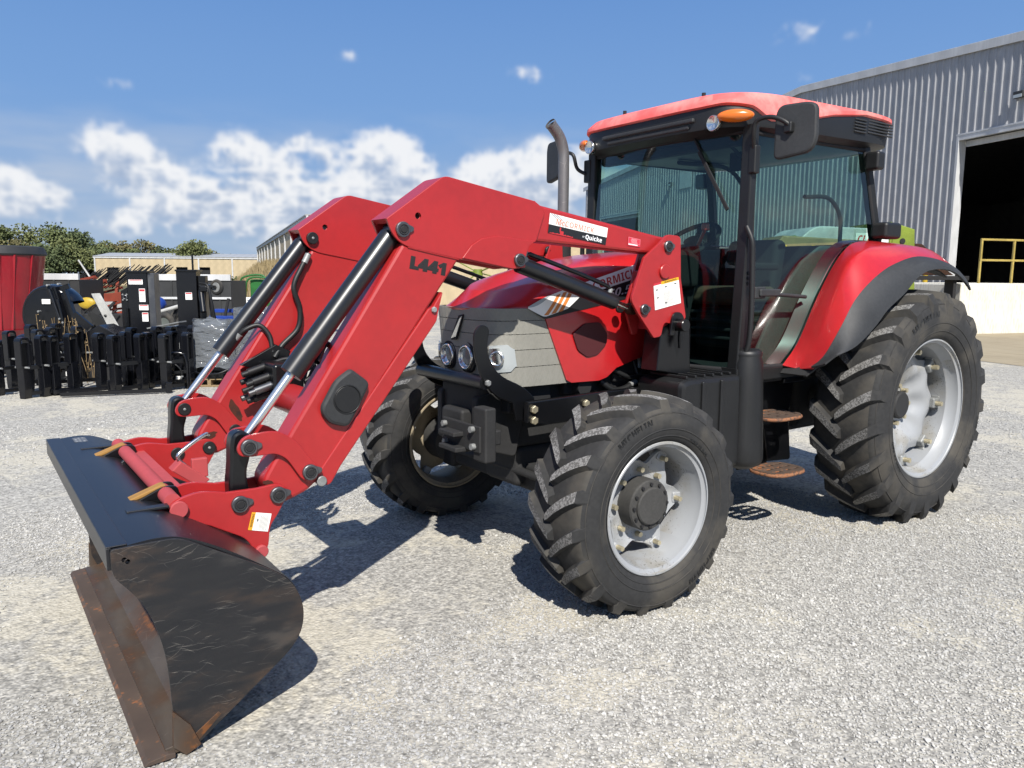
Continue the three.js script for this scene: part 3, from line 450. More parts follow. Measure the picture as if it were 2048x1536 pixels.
// fenders
for (const s of [1, -1]) {
  const f = sub('rear_fender', tractor); const N = 40;
  const inner = along([[1.50, 1.075, .72], [1.63, 1.20, .73], [1.83, 1.517, .735], [2.02, 1.745, .735], [2.15, 1.835, .735], [2.30, 1.862, .73], [2.6, 1.862, .72], [2.85, 1.835, .72], [3.02, 1.78, .72]], N);
  const shoulder = along([[1.50, 1.065, .84], [1.585, 1.20, .87], [1.745, 1.50, .89], [1.90, 1.72, .89], [2.02, 1.785, .90], [2.25, 1.822, .92], [2.55, 1.83, .93], [2.80, 1.812, .93], [2.98, 1.76, .93]], N);
  const mid = along([[1.44, 1.085, .97], [1.49, 1.135, 1.005], [1.645, 1.327, 1.015], [1.77, 1.484, 1.015], [2.03, 1.645, 1.015], [2.25, 1.716, 1.015], [2.45, 1.751, 1.015], [2.64, 1.748, 1.015], [2.87, 1.717, 1.015], [2.97, 1.68, 1.015]], N);
  const out = along([[1.40, 1.130, 1.07], [1.50, 1.170, 1.085], [1.66, 1.222, 1.095], [1.86, 1.343, 1.10], [1.96, 1.423, 1.10], [2.17, 1.535, 1.10], [2.29, 1.618, 1.10], [2.42, 1.667, 1.10], [2.60, 1.684, 1.10], [2.79, 1.663, 1.10], [2.96, 1.596, 1.10], [3.045, 1.545, 1.10]], N);
  const mir = (p) => [p[0], p[1], s * p[2]];
  const q = (a, b, c, t) => a.map((v, k) => (1 - t) * (1 - t) * v + 2 * t * (1 - t) * b[k] + t * t * c[k]);
  put('fender_shell', slabFrom(grid(N - 1, 14, (u, v) => { const i = Math.round(u * (N - 1)); const sh = shoulder[i]; const t = v < .5 ? [inner[i], sh, v * 2] : [sh, mid[i], v * 2 - 1]; const lin3 = t[0].map((x, k) => x + (t[1][k] - x) * t[2]); const cur = q(inner[i], sh.map((x, k) => 2 * x - .5 * (inner[i][k] + mid[i][k])), mid[i], v); return mir(lin3.map((x, k) => .55 * x + .45 * cur[k])); }), .010, -s), M.hoodRed, f, 'red fender over the rear wheel');
  put('fender_lip', slabFrom(grid(N - 1, 8, (u, v) => { const i = Math.round(u * (N - 1)); const c = mid[i].map((x, k) => [x, x + .02, 0][0]); const ctrl = [.5 * (mid[i][0] + out[i][0]), .62 * mid[i][1] + .38 * out[i][1] + .012, 1.085]; const p = q([mid[i][0], mid[i][1] + .004, mid[i][2] - .006], ctrl, out[i], v); return mir(p); }), .014, -s), M.plasticGrey, f, 'dark grey plastic fender extension');
  put('fender_flange', slabFrom(grid(N - 1, 4, (u, v) => { const p = inner[Math.round(u * (N - 1))]; return mir([p[0] - .065 * v * (1 - .9 * sm(.45, .7, u)), p[1] + .01 * v, p[2] - .03 - .06 * v]); }), .008, s), M.maroon, f, 'dark maroon inner fender flange behind the door glass');
  put('fender_liner', slabFrom(grid(N - 1, 4, (u, v) => { const i = Math.round(u * (N - 1)); const a = inner[i], b = mid[i]; return mir([a[0] + (b[0] - a[0]) * v, a[1] + (b[1] - a[1]) * v - .05, (a[2] - .10) + (b[2] - a[2] + .06) * v]); }), .01, -s), M.cast, f);
  put('fender_inner_wall', ext([[1.50, 1.07], [1.83, 1.50], [2.15, 1.80], [2.9, 1.78], [3.0, 1.5], [2.9, .95], [1.9, .95]], ...zs(s, .60, .615), .003), M.cast, f);
}
// cab
const cabZ = (y) => interp([[1.0, .705], [1.3, .715], [1.85, .71], [2.5, .665]], y);
const doorOut = [[1.165, 1.085], [1.56, 1.075], [1.87, 1.515], [2.05, 1.735], [2.20, 1.850], [2.50, 1.862], [2.345, 2.475], [1.175, 2.465]];
function ring(pts, r, s, seg = 6) { const out = []; for (let i = 0; i < pts.length; i++) { const a = pts[i], b = pts[(i + 1) % pts.length]; out.push(bar([a[0], a[1], s * cabZ(a[1])], [b[0], b[1], s * cabZ(b[1])], r, r, seg)); } return out; }
function paneGeo(pts, s, n = 14) { const sh = shapeOf(pts, .02); const g = new THREE.ShapeGeometry(sh, 6); const p = g.attributes.position; for (let i = 0; i < p.count; i++) p.setZ(i, s * (cabZ(p.getY(i)) + .002)); g.computeVertexNormals(); return g; }
for (const s of [1, -1]) {
  put('front_pillar', [ext([[1.055, 1.05], [1.165, 1.05], [1.150, 1.80], [1.165, 2.50], [1.105, 2.50], [1.095, 1.80]], ...zs(s, .64, .715), .008)], M.blackSat, tractor);
  put('rear_pillar', [beam([2.515, 1.84, s * .70], [2.36, 2.50, s * .655], .05, .06), beam([2.5, .95, s * .62], [2.515, 1.86, s * .70], .05, .06)], M.blackSat, tractor);
  const d = sub('cab_door', tractor);
  put('door_seal', ring(doorOut, .016, s), M.dark, d); put('door_glass', paneGeo(doorOut, s), M.glass, d, 'green tinted door glass');
  const hz = cabZ(1.54) + .012; put('door_handle', [box(.20, .045, .03, 1.30, 1.535, s * (hz + .012), .01), box(.10, .07, .025, 1.22, 1.535, s * hz, .008), bar([1.20, 1.535, s * hz], [1.72, 1.505, s * (hz - .02)], .012)], M.plasticGrey, d);
  each('door_hinge', [[1.15, 1.15], [1.15, 2.30]].map(([x, y]) => box(.05, .09, .03, x, y, s * (cabZ(y) + .018), .006)), M.dark, d);
  put('grab_rail', tube([[1.10, 1.17, s * .735], [1.105, 1.25, s * .755], [1.10, 1.75, s * .755], [1.095, 1.84, s * .75], [1.085, 1.92, s * .715]], .017), M.blackSat, tractor);
  put('cab_sill', [ext([[1.05, 1.0], [1.62, 1.0], [1.60, 1.075], [1.05, 1.085]], ...zs(s, .60, .722), .008)], M.blackSat, tractor);
  each('pillar_cap', [[.0], [.03], [-.03]].map(([d2]) => disc(.012, ...zs(s, .712, .720), 1.12, 1.62 + d2, 12)), M.dark, tractor);
}
const wsX = (y, z) => interp([[1.05, 1.075], [1.8, 1.10], [2.5, 1.14]], y) - .085 * (1 - Math.pow(z / .66, 2));
put('windscreen', patch(20, 10, (u, v) => { const y = 1.07 + 1.40 * v, z = (-1 + 2 * u) * (cabZ(y) - .03); return [wsX(y, z), y, z]; }), M.glass, tractor, 'curved green tinted windscreen');
put('windscreen_seal', [0, 1].map((k) => tube([-1, -.5, 0, .5, 1].map((t) => { const y = k ? 2.47 : 1.07, z = t * .66; return [wsX(y, z), y, z]; }), .016)), M.dark, tractor);
put('rear_window', patch(4, 4, (u, v) => [2.50 - .13 * v, 1.88 + .58 * v, (-1 + 2 * u) * .64]), M.glass, tractor, 'green tinted rear window');
put('cab_rear_panel', [bx(2.44, 2.50, 1.0, 1.86, -.66, .66, .01)], M.dark, tractor);
put('cab_floor', [bx(1.02, 2.48, .97, 1.02, -.66, .66, .01), bx(2.0, 2.46, 1.02, 1.30, -.60, .60, .03)], M.dark, tractor);
// cab interior
{
  const w = sub('steering_wheel', tractor, [1.42, 1.87, 0]); w.rotation.z = .62;
  put('wheel_rim', (() => { const g = new THREE.TorusGeometry(.20, .016, 10, 40); g.rotateX(Math.PI / 2); return g; })(), M.dark, w);
  put('spoke', [bar([0, -.03, 0], [.19, 0, 0], .014), bar([0, -.03, 0], [-.1, 0, .165], .014), bar([0, -.03, 0], [-.1, 0, -.165], .014)], M.dark, w);
  put('hub', [bar([0, -.06, 0], [0, .01, 0], .06, .05)], M.dark, w);
  put('steering_column', [beam([1.20, 1.05, 0], [1.38, 1.82, 0], .16, .14), bx(1.14, 1.36, 1.55, 1.80, -.15, .15, .04), box(.04, .05, .06, 1.40, 1.93, .11, .01)], M.dark, tractor);
  put('lever_knob', [bar([1.36, 1.84, .12], [1.33, 1.94, .2], .012), box(.05, .05, .04, 1.33, 1.95, .2, .012)], M.amberDark, tractor);
  const st = sub('seat', tractor);
  put('cushion', [box(.46, .13, .48, 1.86, 1.50, 0, .05)], M.seat, st, 'brown fabric seat cushion');
  const bk = box(.12, .40, .46, 0, .20, 0, .05); bk.rotateZ(-.16); bk.translate(2.08, 1.50, 0); put('backrest', bk, M.dark, st);
  put('seat_base', [box(.36, .28, .34, 1.86, 1.27, 0, .04), ...[0, 1, 2, 3].map((k) => box(.40, .025, .38, 1.86, 1.20 + k * .06, 0, .01))], M.dark, st);
  each('armrest', [box(.30, .05, .07, 1.84, 1.70, -.28, .02), box(.30, .05, .07, 1.84, 1.70, .28, .02)], M.dark, st);
  put('console', [box(.50, .36, .20, 1.9, 1.36, -.46, .04), bar([1.75, 1.5, -.46], [1.72, 1.72, -.46], .014), bar([1.85, 1.5, -.44], [1.83, 1.68, -.44], .014)], M.dark, tractor);
  put('roll_bar', [tube([[2.40, 1.86, .5], [2.38, 2.05, .5], [2.25, 2.16, .5], [1.95, 2.16, .5]], .014), tube([[2.38, 1.7, -.3], [2.40, 2.2, -.3], [2.2, 2.42, -.3], [1.6, 2.44, -.3]], .016)], M.dark, tractor);
  put('interior_mirror', [box(.02, .12, .20, 1.45, 2.36, .38, .009), bar([1.3, 2.45, .38], [1.45, 2.38, .38], .01)], M.dark, tractor);
  put('sun_blind', [bx(1.12, 1.2, 2.40, 2.47, -.6, .6, .02)], M.dark, tractor);
  for (const s of [1, -1]) put('trim_panel', ext([[1.28, 1.03], [1.36, 1.12], [1.60, 1.50], [1.82, 1.73], [2.02, 1.835], [2.45, 1.845], [2.45, 1.03]], ...zs(s, .575, .60), .008, .02), M.trimGreen, tractor);
}
// wiper
put('wiper', [bar([1.06, 2.46, .32], [1.055, 2.14, .52], .008, .006, 8), beam([1.045, 2.38, .37], [1.05, 2.02, .60], .012, .02)], M.dark, tractor);
// roof
{
  const r = sub('cab_roof', tractor);
  const capY = (x, z) => { const side = interp([[.85, 2.600], [.99, 2.616], [1.12, 2.598], [1.24, 2.530], [1.45, 2.548], [1.72, 2.597], [2.04, 2.672], [2.75, 2.668]], x), mid = interp([[.9, 2.606], [2.0, 2.63], [2.7, 2.668]], x); return mid + (side - mid) * sm(.42, .60, Math.abs(z)); };
  const lev = (x0, x1, hw, y, n = 96, e = .36, edge = null) => { const out = [], cx = (x0 + x1) / 2, hx = (x1 - x0) / 2; for (let k = 0; k < n; k++) { const a = k / n * Math.PI * 2, c = Math.cos(a), s = Math.sin(a); const x = cx + hx * Math.sign(c) * Math.pow(Math.abs(c), e), z = hw * Math.sign(s) * Math.pow(Math.abs(s), e); out.push([x, edge !== null ? capY(x, z) + edge : y + .02 * (x - cx), z]); } return out; };
  put('roof_underside', loft([lev(1.12, 2.54, .655, 2.462, 96, .42), lev(1.03, 2.66, .695, 2.480, 96, .42), lev(.965, 2.745, .728, 2.505), lev(.95, 2.77, .736, 0, 96, .36, -.012), lev(.96, 2.76, .730, 0, 96, .36, .012)]), M.blackSat, r, 'black lower roof housing of the cab');
  put('roof_cap', loft([lev(.955, 2.765, .737, 0, 96, .36, -.004), lev(.935, 2.785, .748, 0, 96, .36, .006), lev(.938, 2.782, .747, 0, 96, .36, .028), lev(.975, 2.74, .715, 2.700, 96, .38), lev(1.05, 2.66, .64, 2.722, 96, .42), lev(1.22, 2.45, .45, 2.738, 96, .5), lev(1.5, 2.1, .15, 2.744, 96, .6)]), M.fadeRed, r, 'sun faded pink roof cap');
  put('roof_hatch', [bx(1.25, 1.75, 2.722, 2.752, -.32, .30, .02)], M.dark, r);
  each('roof_bolt', [[1.08, .36], [1.06, -.3], [1.7, .5], [2.4, .45]].map(([x, z]) => bar([x, 2.68, z], [x, 2.728, z], .012)), M.dark, r);
  for (const s of [1, -1]) {
    const l = put('indicator_lamp', (() => { const g = new THREE.SphereGeometry(1, 28, 16); g.scale(.042, .037, .104); g.rotateY(s * .66); g.translate(1.018, 2.542, s * .655); return g; })(), M.amber, r, 'amber turn lamp under the roof edge');
    put('work_lamp', (() => { const g = lathe([[0, -.03], [.036, -.02], [.046, 0], [.046, .02], [.040, .024], [.036, .012], [0, .004]], 24); g.rotateY(-Math.PI / 2); g.translate(.978, 2.512, s * .54); return g; })(), M.chrome, r);
    each('air_vent', [0, 1, 2, 3, 4].map((k) => box(.30, .010, .016, 2.42, 2.575 + k * .019, s * .728, .004)).concat([0, 1, 2, 3, 4].map((k) => box(.13, .010, .016, 2.17, 2.565 + k * .019, s * .735, .004))), M.plasticGrey, r);
  }
  put('front_strip', [bx(.945, .972, 2.535, 2.562, -.40, .40, .01), bx(.955, 1.0, 2.50, 2.53, -.36, .36, .01)], M.plasticGrey, r);
}
// rear work lamps and marker
for (const s of [1, -1]) { put('side_lamp', [box(.09, .12, .10, 2.37, 2.40, s * .735, .02)], M.blackSat, tractor); put('side_lamp', [box(.20, .11, .12, 2.50, 1.945, s * .775, .025), bar([2.46, 1.86, s * .75], [2.47, 1.95, s * .76], .015)], M.blackSat, tractor); }
// mirrors
for (const s of [1, -1]) {
  const m = sub('wing_mirror', tractor);
  const cz = s > 0 ? .95 : 1.0, cy = s > 0 ? 2.43 : 2.47, cx = s > 0 ? 1.17 : 1.03;
  const shell = (() => { const g = ext([[-.115, -.15], [.09, -.12], [.125, -.06], [.12, .13], [.07, .15], [-.09, .15], [-.115, .10]], -.022, .022, .012, .04); g.rotateY(-Math.PI / 2 + s * .22); g.translate(cx, cy, s * cz); return g; })();
  put('mirror_shell', shell, M.plasticGrey, m); const gl = (() => { const g = ext([[-.095, -.13], [.08, -.10], [.105, -.05], [.10, .12], [.06, .135], [-.08, .135], [-.095, .09]], -.0225, -.0245, 0, .03); g.rotateY(-Math.PI / 2 + s * .22); g.translate(cx, cy, s * cz); return g; })(); put('mirror_glass', gl, M.mirrorGlass, m);
  put('mirror_arm', s > 0 ? [tube([[1.12, 2.33, .72], [1.08, 2.43, .74], [1.07, 2.50, .76], [1.09, 2.515, .84], [1.12, 2.47, .93], [1.14, 2.44, .94]], .013), box(.05, .06, .05, 1.14, 2.45, .93, .01), box(.05, .16, .05, 1.12, 2.30, .72, .01)] : [tube([[1.10, 2.36, -.73], [1.06, 2.40, -.78], [1.03, 2.50, -.80], [1.02, 2.52, -.88], [1.02, 2.50, -.97]], .013), box(.05, .16, .07, 1.12, 2.38, -.72, .01)], M.blackSat, m);
}
// tank, column, steps
put('fuel_tank', [ext([[.54, .52], [.54, 1.04], [.60, 1.06], [1.06, 1.055], [1.08, .50], [.62, .49]], .40, .755, .03, .04), ...[.70, .86].map((x) => bx(x, x + .035, .56, 1.04, .75, .768, .008)), ...[0, 1, 2, 3, 4, 5].map((k) => bx(.60 + k * .075, .615 + k * .075, 1.058, 1.075, .45, .73, .004))], M.blackSat, tractor, 'black plastic fuel tank with ribs');
put('filler_column', [(() => { const g = lathe([[0, 1.20], [.075, 1.20], [.09, 1.185], [.095, 1.165], [.088, 1.155], [.10, 1.12], [.105, 1.0], [.122, .62], [.125, .53], [.115, .50], [.06, .47], [0, .47]], 36); g.rotateX(-Math.PI / 2); g.translate(1.16, 0, .70); return g; })()], M.blackSat, tractor, 'tapered black column beside the steps');
put('step_plate', [ext([[1.30, 1.02], [1.86, 1.02, .04], [1.80, .72], [1.85, .40, .03], [1.60, .42], [1.52, .72], [1.30, .95]], .56, .575, .003), bx(1.32, 1.62, .40, .95, .54, .555, .004), bx(1.58, 1.80, .955, .985, .575, .68, .006)], M.black, tractor, 'bent black plate beside the cab steps');
for (const [y, x0] of [[.78, 1.44], [.42, 1.50]]) {
  const st = sub('step', tractor); const out = []; for (let k = 0; k < 28; k++) { const a = k / 28 * Math.PI * 2; out.push([x0 + .165 * Math.sign(Math.cos(a)) * Math.pow(Math.abs(Math.cos(a)), .6), .0 + .125 * Math.sign(Math.sin(a)) * Math.pow(Math.abs(Math.sin(a)), .7)]); }
  const sh = shapeOf(out); for (const r of [-1, 0, 1]) for (const c of [-1, 0, 1]) { const h = new THREE.Path(); const hx = x0 + c * .09, hz = r * .065; h.moveTo(hx - .034, hz - .018); h.lineTo(hx + .034, hz - .010); h.lineTo(hx + .034, hz + .018); h.lineTo(hx - .034, hz + .012); h.closePath(); sh.holes.push(h); }
  const g = new THREE.ExtrudeGeometry(sh, { depth: .008, bevelEnabled: false }); g.rotateX(Math.PI / 2); g.translate(0, y, .72);
  put('tread_plate', g, M.stepRust, st, 'rusty slotted oval step plate');
  put('step_rim', tube([...out.map(([x, z]) => [x, y - .016, .72 + z]), [out[0][0], y - .016, .72 + out[0][1]]], .011, 60, 8), M.rust, st); put('step_arm', [bx(x0 - .03, x0 + .03, y - .03, y - .012, .50, .72, .003)], M.black, st);
}
put('step_riser', [bx(1.30, 1.50, .40, .78, .555, .57, .003), bx(1.36, 1.62, .44, .72, .50, .52, .003)], M.plasticGrey, tractor);
// ---------------------------------------------------------------- front loader
const loader = thing('front_loader', 'red double arm front loader mounted on the tractor', 'loader');
const nameDecal = print(1024, 264, (c, w, h) => {
  c.fillStyle = '#e4e2dd'; c.fillRect(0, 0, w, h * .56); c.fillStyle = '#191a1c'; c.fillRect(0, h * .56, w, h * .44); c.strokeStyle = '#8d9196'; c.lineWidth = 12; for (const k of [0, 1, 2]) { c.beginPath(); c.moveTo(20 + k * 46, 6); c.quadraticCurveTo(150 + k * 46, 50, 190 + k * 52, h * .56); c.stroke(); }
  c.fillStyle = '#e08a77'; c.font = 'bold 112px sans-serif'; c.fillText('McCORMICK', 110, h * .50, 840); c.fillStyle = '#f0f0f0'; c.font = 'bold 92px sans-serif'; c.fillText('Quicke', 640, h * .92, 310); c.font = '34px sans-serif'; c.fillText('BY', 590, h * .86);
  c.fillStyle = '#b22a30'; for (let k = 0; k < 26; k++) { const x = 40 + k * 15; c.beginPath(); c.arc(x, h - 2, 5 + 14 * hash2(k, 1, 3), 0, 7); c.fill(); } c.fillRect(190, h * .60, 22, 60); c.fillRect(200, h * .78, 60, 60);
});
const warnDecal = print(256, 300, (c, w, h) => { c.fillStyle = '#e6e4de'; c.fillRect(0, 0, w, h); c.fillStyle = '#d8a51e'; c.fillRect(w * .3, 0, w, 34); c.fillStyle = '#b8303a'; c.fillRect(0, 0, w * .3, 26); c.fillStyle = '#111'; c.font = 'bold 26px sans-serif'; c.fillText('WARNING', w * .42, 27); c.strokeStyle = '#999'; c.lineWidth = 2; c.strokeRect(4, 40, 76, 76); c.strokeRect(4, 122, 76, 90); c.strokeRect(90, 40, 160, 80); c.fillStyle = '#333'; for (let k = 0; k < 14; k++) c.fillRect(92, 130 + k * 11, 60 + 90 * hash2(k, 2, 5), 3); for (const [x, y] of [[30, 80], [34, 170], [120, 70], [215, 64], [110, 250]]) { c.beginPath(); c.arc(x, y, 9, 0, 7); c.fill(); c.fillRect(x - 3, y, 22, 4); } });
const warn2 = print(256, 256, (c, w, h) => { c.fillStyle = '#e8e6df'; c.fillRect(0, 0, w, h); c.save(); c.translate(0, h); c.rotate(-Math.PI / 2); c.fillStyle = '#d69a25'; c.fillRect(0, 0, h, 52); c.fillStyle = '#141414'; c.font = 'bold 40px sans-serif'; c.fillText('WARNING', 40, 42); c.restore(); c.fillStyle = '#555'; for (let k = 0; k < 7; k++) c.fillRect(130 + k * 15, 30 + 30 * hash2(k, 4, 1), 5, 190); c.fillStyle = '#222'; c.fillRect(80, 100, 34, 10); c.fillRect(90, 80, 10, 50); });
const tinyDecal = print(256, 128, (c, w, h) => { c.fillStyle = '#c13445'; c.fillRect(0, 0, w, h); c.strokeStyle = '#d98c92'; c.lineWidth = 4; c.strokeRect(8, 4, w - 16, 84); c.fillStyle = '#e8b9bc'; for (let k = 0; k < 5; k++) c.fillRect(60 + 20 * hash2(k, 7, 1), 18 + k * 14, 120, 4); c.fillStyle = '#f2e6e6'; c.fillRect(10, 98, 190, 16); });

function pinHead(s, x, y, z, r = .032) {            // washer, cap and hollow centre of a pivot pin
  const z2 = (a, b) => zs(s, a, b);
  return { ring: [disc(r, ...z2(z - .004, z + .016), x, y), ext([[x + r * .6, y + r * .75], [x + r * 1.55, y + r * .35], [x + r * 1.55, y - r * .1], [x + r * .8, y - r * .5]], ...z2(z - .002, z + .010), .002, .006)], core: [disc(r * .48, ...z2(z + .008, z + .0195), x, y), new THREE.TorusGeometry(r * .62, r * .1, 8, 24).translate(x, y, s * (z + .0165))] };
}
M.worn = std({ color: L(.20, .17, .13), map: T.rust, roughness: .75, metalness: .3 });
for (const s of [1, -1]) {
  const Z = (a, b) => zs(s, a, b);
  const arm = sub('loader_arm', loader);
  put('lower_boom', [ext([[-1.095, 1.762], [-1.531, 1.115], [-1.70, .863], [-1.738, .80, .03], [-1.705, .715, .03], [-1.648, .698, .02], [-1.554, .732, .02], [-1.50, .775], [-.80, 1.71]], ...Z(.452, .597), .014)], M.red, arm);
  const plate = [[-1.172, 1.866], [-.886, 2.066, .03], [-.374, 1.984, .02], [-.315, 1.938, .03], [-.366, 1.80], [-.415, 1.772, .02], [-.433, 1.728, .02], [-.44, 1.665, .03], [-.514, 1.658], [-.803, 1.700], [-1.078, 1.748, .05], [-1.140, 1.790, .04]];
  put('elbow_plate', [ext(plate, ...Z(.588, .603), .003, .004, [[-1.02, 1.884, .018]]), ext(plate, ...Z(.446, .461), .003, .004, [[-1.02, 1.884, .018]]),
    ext([[-1.172, 1.866], [-.886, 2.066, .03], [-.374, 1.984], [-.378, 1.952], [-.885, 2.032], [-1.150, 1.848]], ...Z(.4475, .6015), .012), ext([[-.99, 1.945], [-.886, 2.03], [-.38, 1.95], [-.40, 1.80], [-.80, 1.72], [-1.0, 1.76]], ...Z(.462, .587), .003),
    ext([[-.795, 1.706], [-.745, 1.765], [-.690, 1.797], [-.602, 1.812], [-.452, 1.798], [-.372, 1.797], [-.415, 1.772], [-.433, 1.728], [-.44, 1.667], [-.514, 1.660]], ...Z(.6035, .609), .0028)], M.red, arm);
  put('weld_bead', [tube([[-.376, 1.984, s * .590], [-.318, 1.938, s * .5905], [-.345, 1.86, s * .5905], [-.369, 1.797, s * .5905]], .0045, 40, 6), tube([[-1.07, 1.747, s * .5985], [-.94, 1.722, s * .5985], [-.81, 1.699, s * .5985]], .004, 30, 6)], M.red, arm);
  put('rear_beam', [ext([[-.41, 1.981], [.50, 1.848], [.60, 1.838, .03], [.60, 1.765, .03], [.481, 1.750], [-.41, 1.798]], ...Z(.462, .587), .014)], M.red, arm);
  put('support_stand', [ext([[-.900, 1.555, .006], [-.929, 1.421, .01], [-1.405, .820], [-1.455, .742, .02], [-1.515, .750, .02], [-1.508, .802], [-.972, 1.478], [-.945, 1.49]], ...Z(.50, .602), .005)], M.red, arm);
  const b1 = pinHead(s, -1.497, .768, .602, .022); each('stand_bolt', [...b1.ring.slice(0, 1), disc(.014, ...Z(.602, .615), -.946, 1.474, 6)], M.galv, arm);
  // tower
  const tw = sub('loader_tower', loader);
  const tp = [[.470, 1.812, .02], [.52, 1.858, .03], [.632, 1.852, .03], [.645, 1.62], [.70, 1.39, .02], [.60, 1.36], [.52, 1.375, .03], [.50, 1.296, .02], [.444, 1.289, .01], [.319, 1.425], [.261, 1.500, .03], [.300, 1.60], [.351, 1.729], [.43, 1.785]];
  put('tower_plate', [ext(tp, ...Z(.606, .624), .003, .004)], M.red, tw); put('tower_plate', [ext([[.520, 1.812, .02], [.55, 1.858, .03], [.632, 1.852, .03], [.645, 1.62], [.70, 1.39, .02], [.60, 1.36], [.52, 1.375, .03], [.50, 1.296, .02], [.46, 1.295, .01], [.42, 1.40], [.40, 1.46, .03], [.44, 1.56], [.48, 1.70]], ...Z(.418, .436), .003, .004)], M.red, tw);
  put('tower_web', [bx(.45, .50, 1.57, 1.66, ...Z(.437, .605), .004), ext([[.50, 1.33], [.62, 1.38], [.62, 1.70], [.58, 1.72]], ...Z(.437, .605), .003)], M.red, tw);
  put('tower_boss', [disc(.040, ...Z(.624, .638), .507, 1.655)], M.red, tw);
  put('tower_foot', [ext([[.50, 1.10], [.78, 1.05], [.76, 1.34], [.70, 1.42, .06], [.60, 1.42, .06], [.53, 1.36]], ...Z(.47, .60), .006), ext([[.548, 1.30], [.575, 1.43, .05], [.64, 1.43, .05], [.668, 1.38], [.66, 1.27], [.635, 1.22], [.628, 1.28], [.634, 1.37], [.60, 1.395], [.585, 1.30]], ...Z(.628, .645), .003, .01), disc(.035, ...Z(.60, .70), .617, 1.357)], M.black, tw);
  if (s > 0) decal('warning_sticker', [[.424, 1.588, .6262], [.622, 1.626, .6262], [.650, 1.480, .6262], [.443, 1.443, .6262]], warnDecal, tw, 'white and yellow safety sticker');
  // linkage
  const lk = sub('linkage', loader);
  const bell = [[-1.842, .955, .03], [-1.812, .998, .03], [-1.682, 1.010, .05], [-1.605, .958, .04], [-1.515, .83, .03], [-1.515, .785, .03], [-1.555, .768, .03], [-1.590, .80], [-1.645, .888, .03], [-1.69, .914, .02], [-1.79, .912, .02], [-1.833, .920, .03]];
  put('bell_crank', [ext(bell, ...Z(.6035, .620), .003)], M.red, lk); put('bell_crank', [ext(bell, ...Z(.430, .4455), .003)], M.red, lk);
  put('pivot_link', [ext([[-1.848, .960, .03], [-1.838, 1.0, .03], [-1.800, 1.012, .03], [-1.76, .985, .03], [-1.772, .90, .03], [-1.792, .838, .04], [-1.780, .745, .02], [-1.86, .735, .02], [-1.862, .80, .03], [-1.852, .868, .03]], ...Z(.485, .565), .012)], M.black, lk);
  // implement carrier
  const car = [[-2.100, .760, .03], [-2.067, .786, .03], [-1.985, .804, .04], [-1.888, .783], [-1.767, .781], [-1.675, .790, .04], [-1.640, .742, .04], [-1.689, .660], [-1.722, .615, .02], [-1.732, .530, .02], [-1.765, .494, .02], [-1.790, .530], [-1.820, .584, .03], [-1.953, .661], [-2.068, .710, .03]];
  const cr = sub('carrier_bracket', loader);
  put('carrier_plate', [ext(car, ...Z(.5985, .616), .003)], M.red, cr); put('carrier_plate', [ext(car, ...Z(.4335, .451), .003)], M.red, cr); put('carrier_web', [bx(-1.99, -1.90, .68, .70, ...Z(.452, .598), .003)], M.red, cr);
  put('carrier_peg', [disc(.033, ...Z(.617, .636), -2.066, .748), disc(.026, ...Z(.612, .632), -1.762, .520)], M.pinkRed, cr);
  if (s > 0) decal('warning_sticker', [[-1.793, .688, .6182], [-1.715, .668, .6182], [-1.733, .596, .6182], [-1.812, .618, .6182]], warn2, cr, 'peeling white and yellow safety sticker');
  // pins
  for (const [x, y, z, r] of [[-1.098, 1.822, .603, .034], [-.476, 1.701, .609, .032], [.529, 1.792, .624, .032], [.358, 1.449, .624, .030], [-1.796, .953, .620, .033], [-1.551, .818, .620, .033], [-1.839, .729, .616, .034], [-1.686, .742, .616, .034]]) {
    const a = pinHead(s, x, y, z, r), p = sub('pivot_pin', loader); put('washer', a.ring, s > 0 ? M.steel : M.blackSat, p); put('core', a.core, M.dark, p);
    const i = s > 0 ? disc(r * .9, .425, .445, x, y) : disc(r * .95, -.445, -.428 + .005, x, y); put('inner_cap', i, M.blackSat, p);
    if (s < 0) put('grease_nipple', disc(r * .22, -.44, -.418, x, y, 10), M.galv, p);
  }
  // cylinders
  const cz = s * .525, bc = sub('bucket_cylinder', loader);
  const A = [-1.098, 1.822], B = [-1.796, .953], dir = [(B[0] - A[0]), (B[1] - A[1])], len = Math.hypot(...dir), at = (t) => [A[0] + dir[0] / len * t, A[1] + dir[1] / len * t, cz];
  put('barrel', [bar(at(.035), at(.765), .046, .046, 28), bar(at(.60), at(.775), .0485, .0485, 28), bar(at(-.03), at(.06), .03), disc(.04, ...Z(.49, .56), A[0], A[1])], M.cylBlack, bc, 'scuffed black cylinder barrel');
  put('rod', [bar(at(.77), at(len - .03), .0195, .0195, 24)], M.chrome, bc, 'polished chrome cylinder rod'); put('rod_eye', [disc(.036, ...Z(.50, .55), B[0], B[1])], M.black, bc);
  const lc = sub('lift_cylinder', loader), A2 = [-.476, 1.701], B2 = [.358, 1.449], d2 = [B2[0] - A2[0], B2[1] - A2[1]], l2 = Math.hypot(...d2), at2 = (t, up = 0) => [A2[0] + d2[0] / l2 * t - d2[1] / l2 * up * 1, A2[1] + d2[1] / l2 * t + d2[0] / l2 * up, cz];
  put('barrel', [bar(at2(.06), at2(.735), .0415, .0415, 28), disc(.04, ...Z(.485, .565), A2[0], A2[1])], M.cylBlack, lc, 'smooth black cylinder barrel'); put('rod', [bar(at2(.73), at2(l2 - .02), .017, .017, 20)], M.chrome, lc); put('rod_eye', [disc(.032, ...Z(.50, .55), B2[0], B2[1])], M.worn, lc);
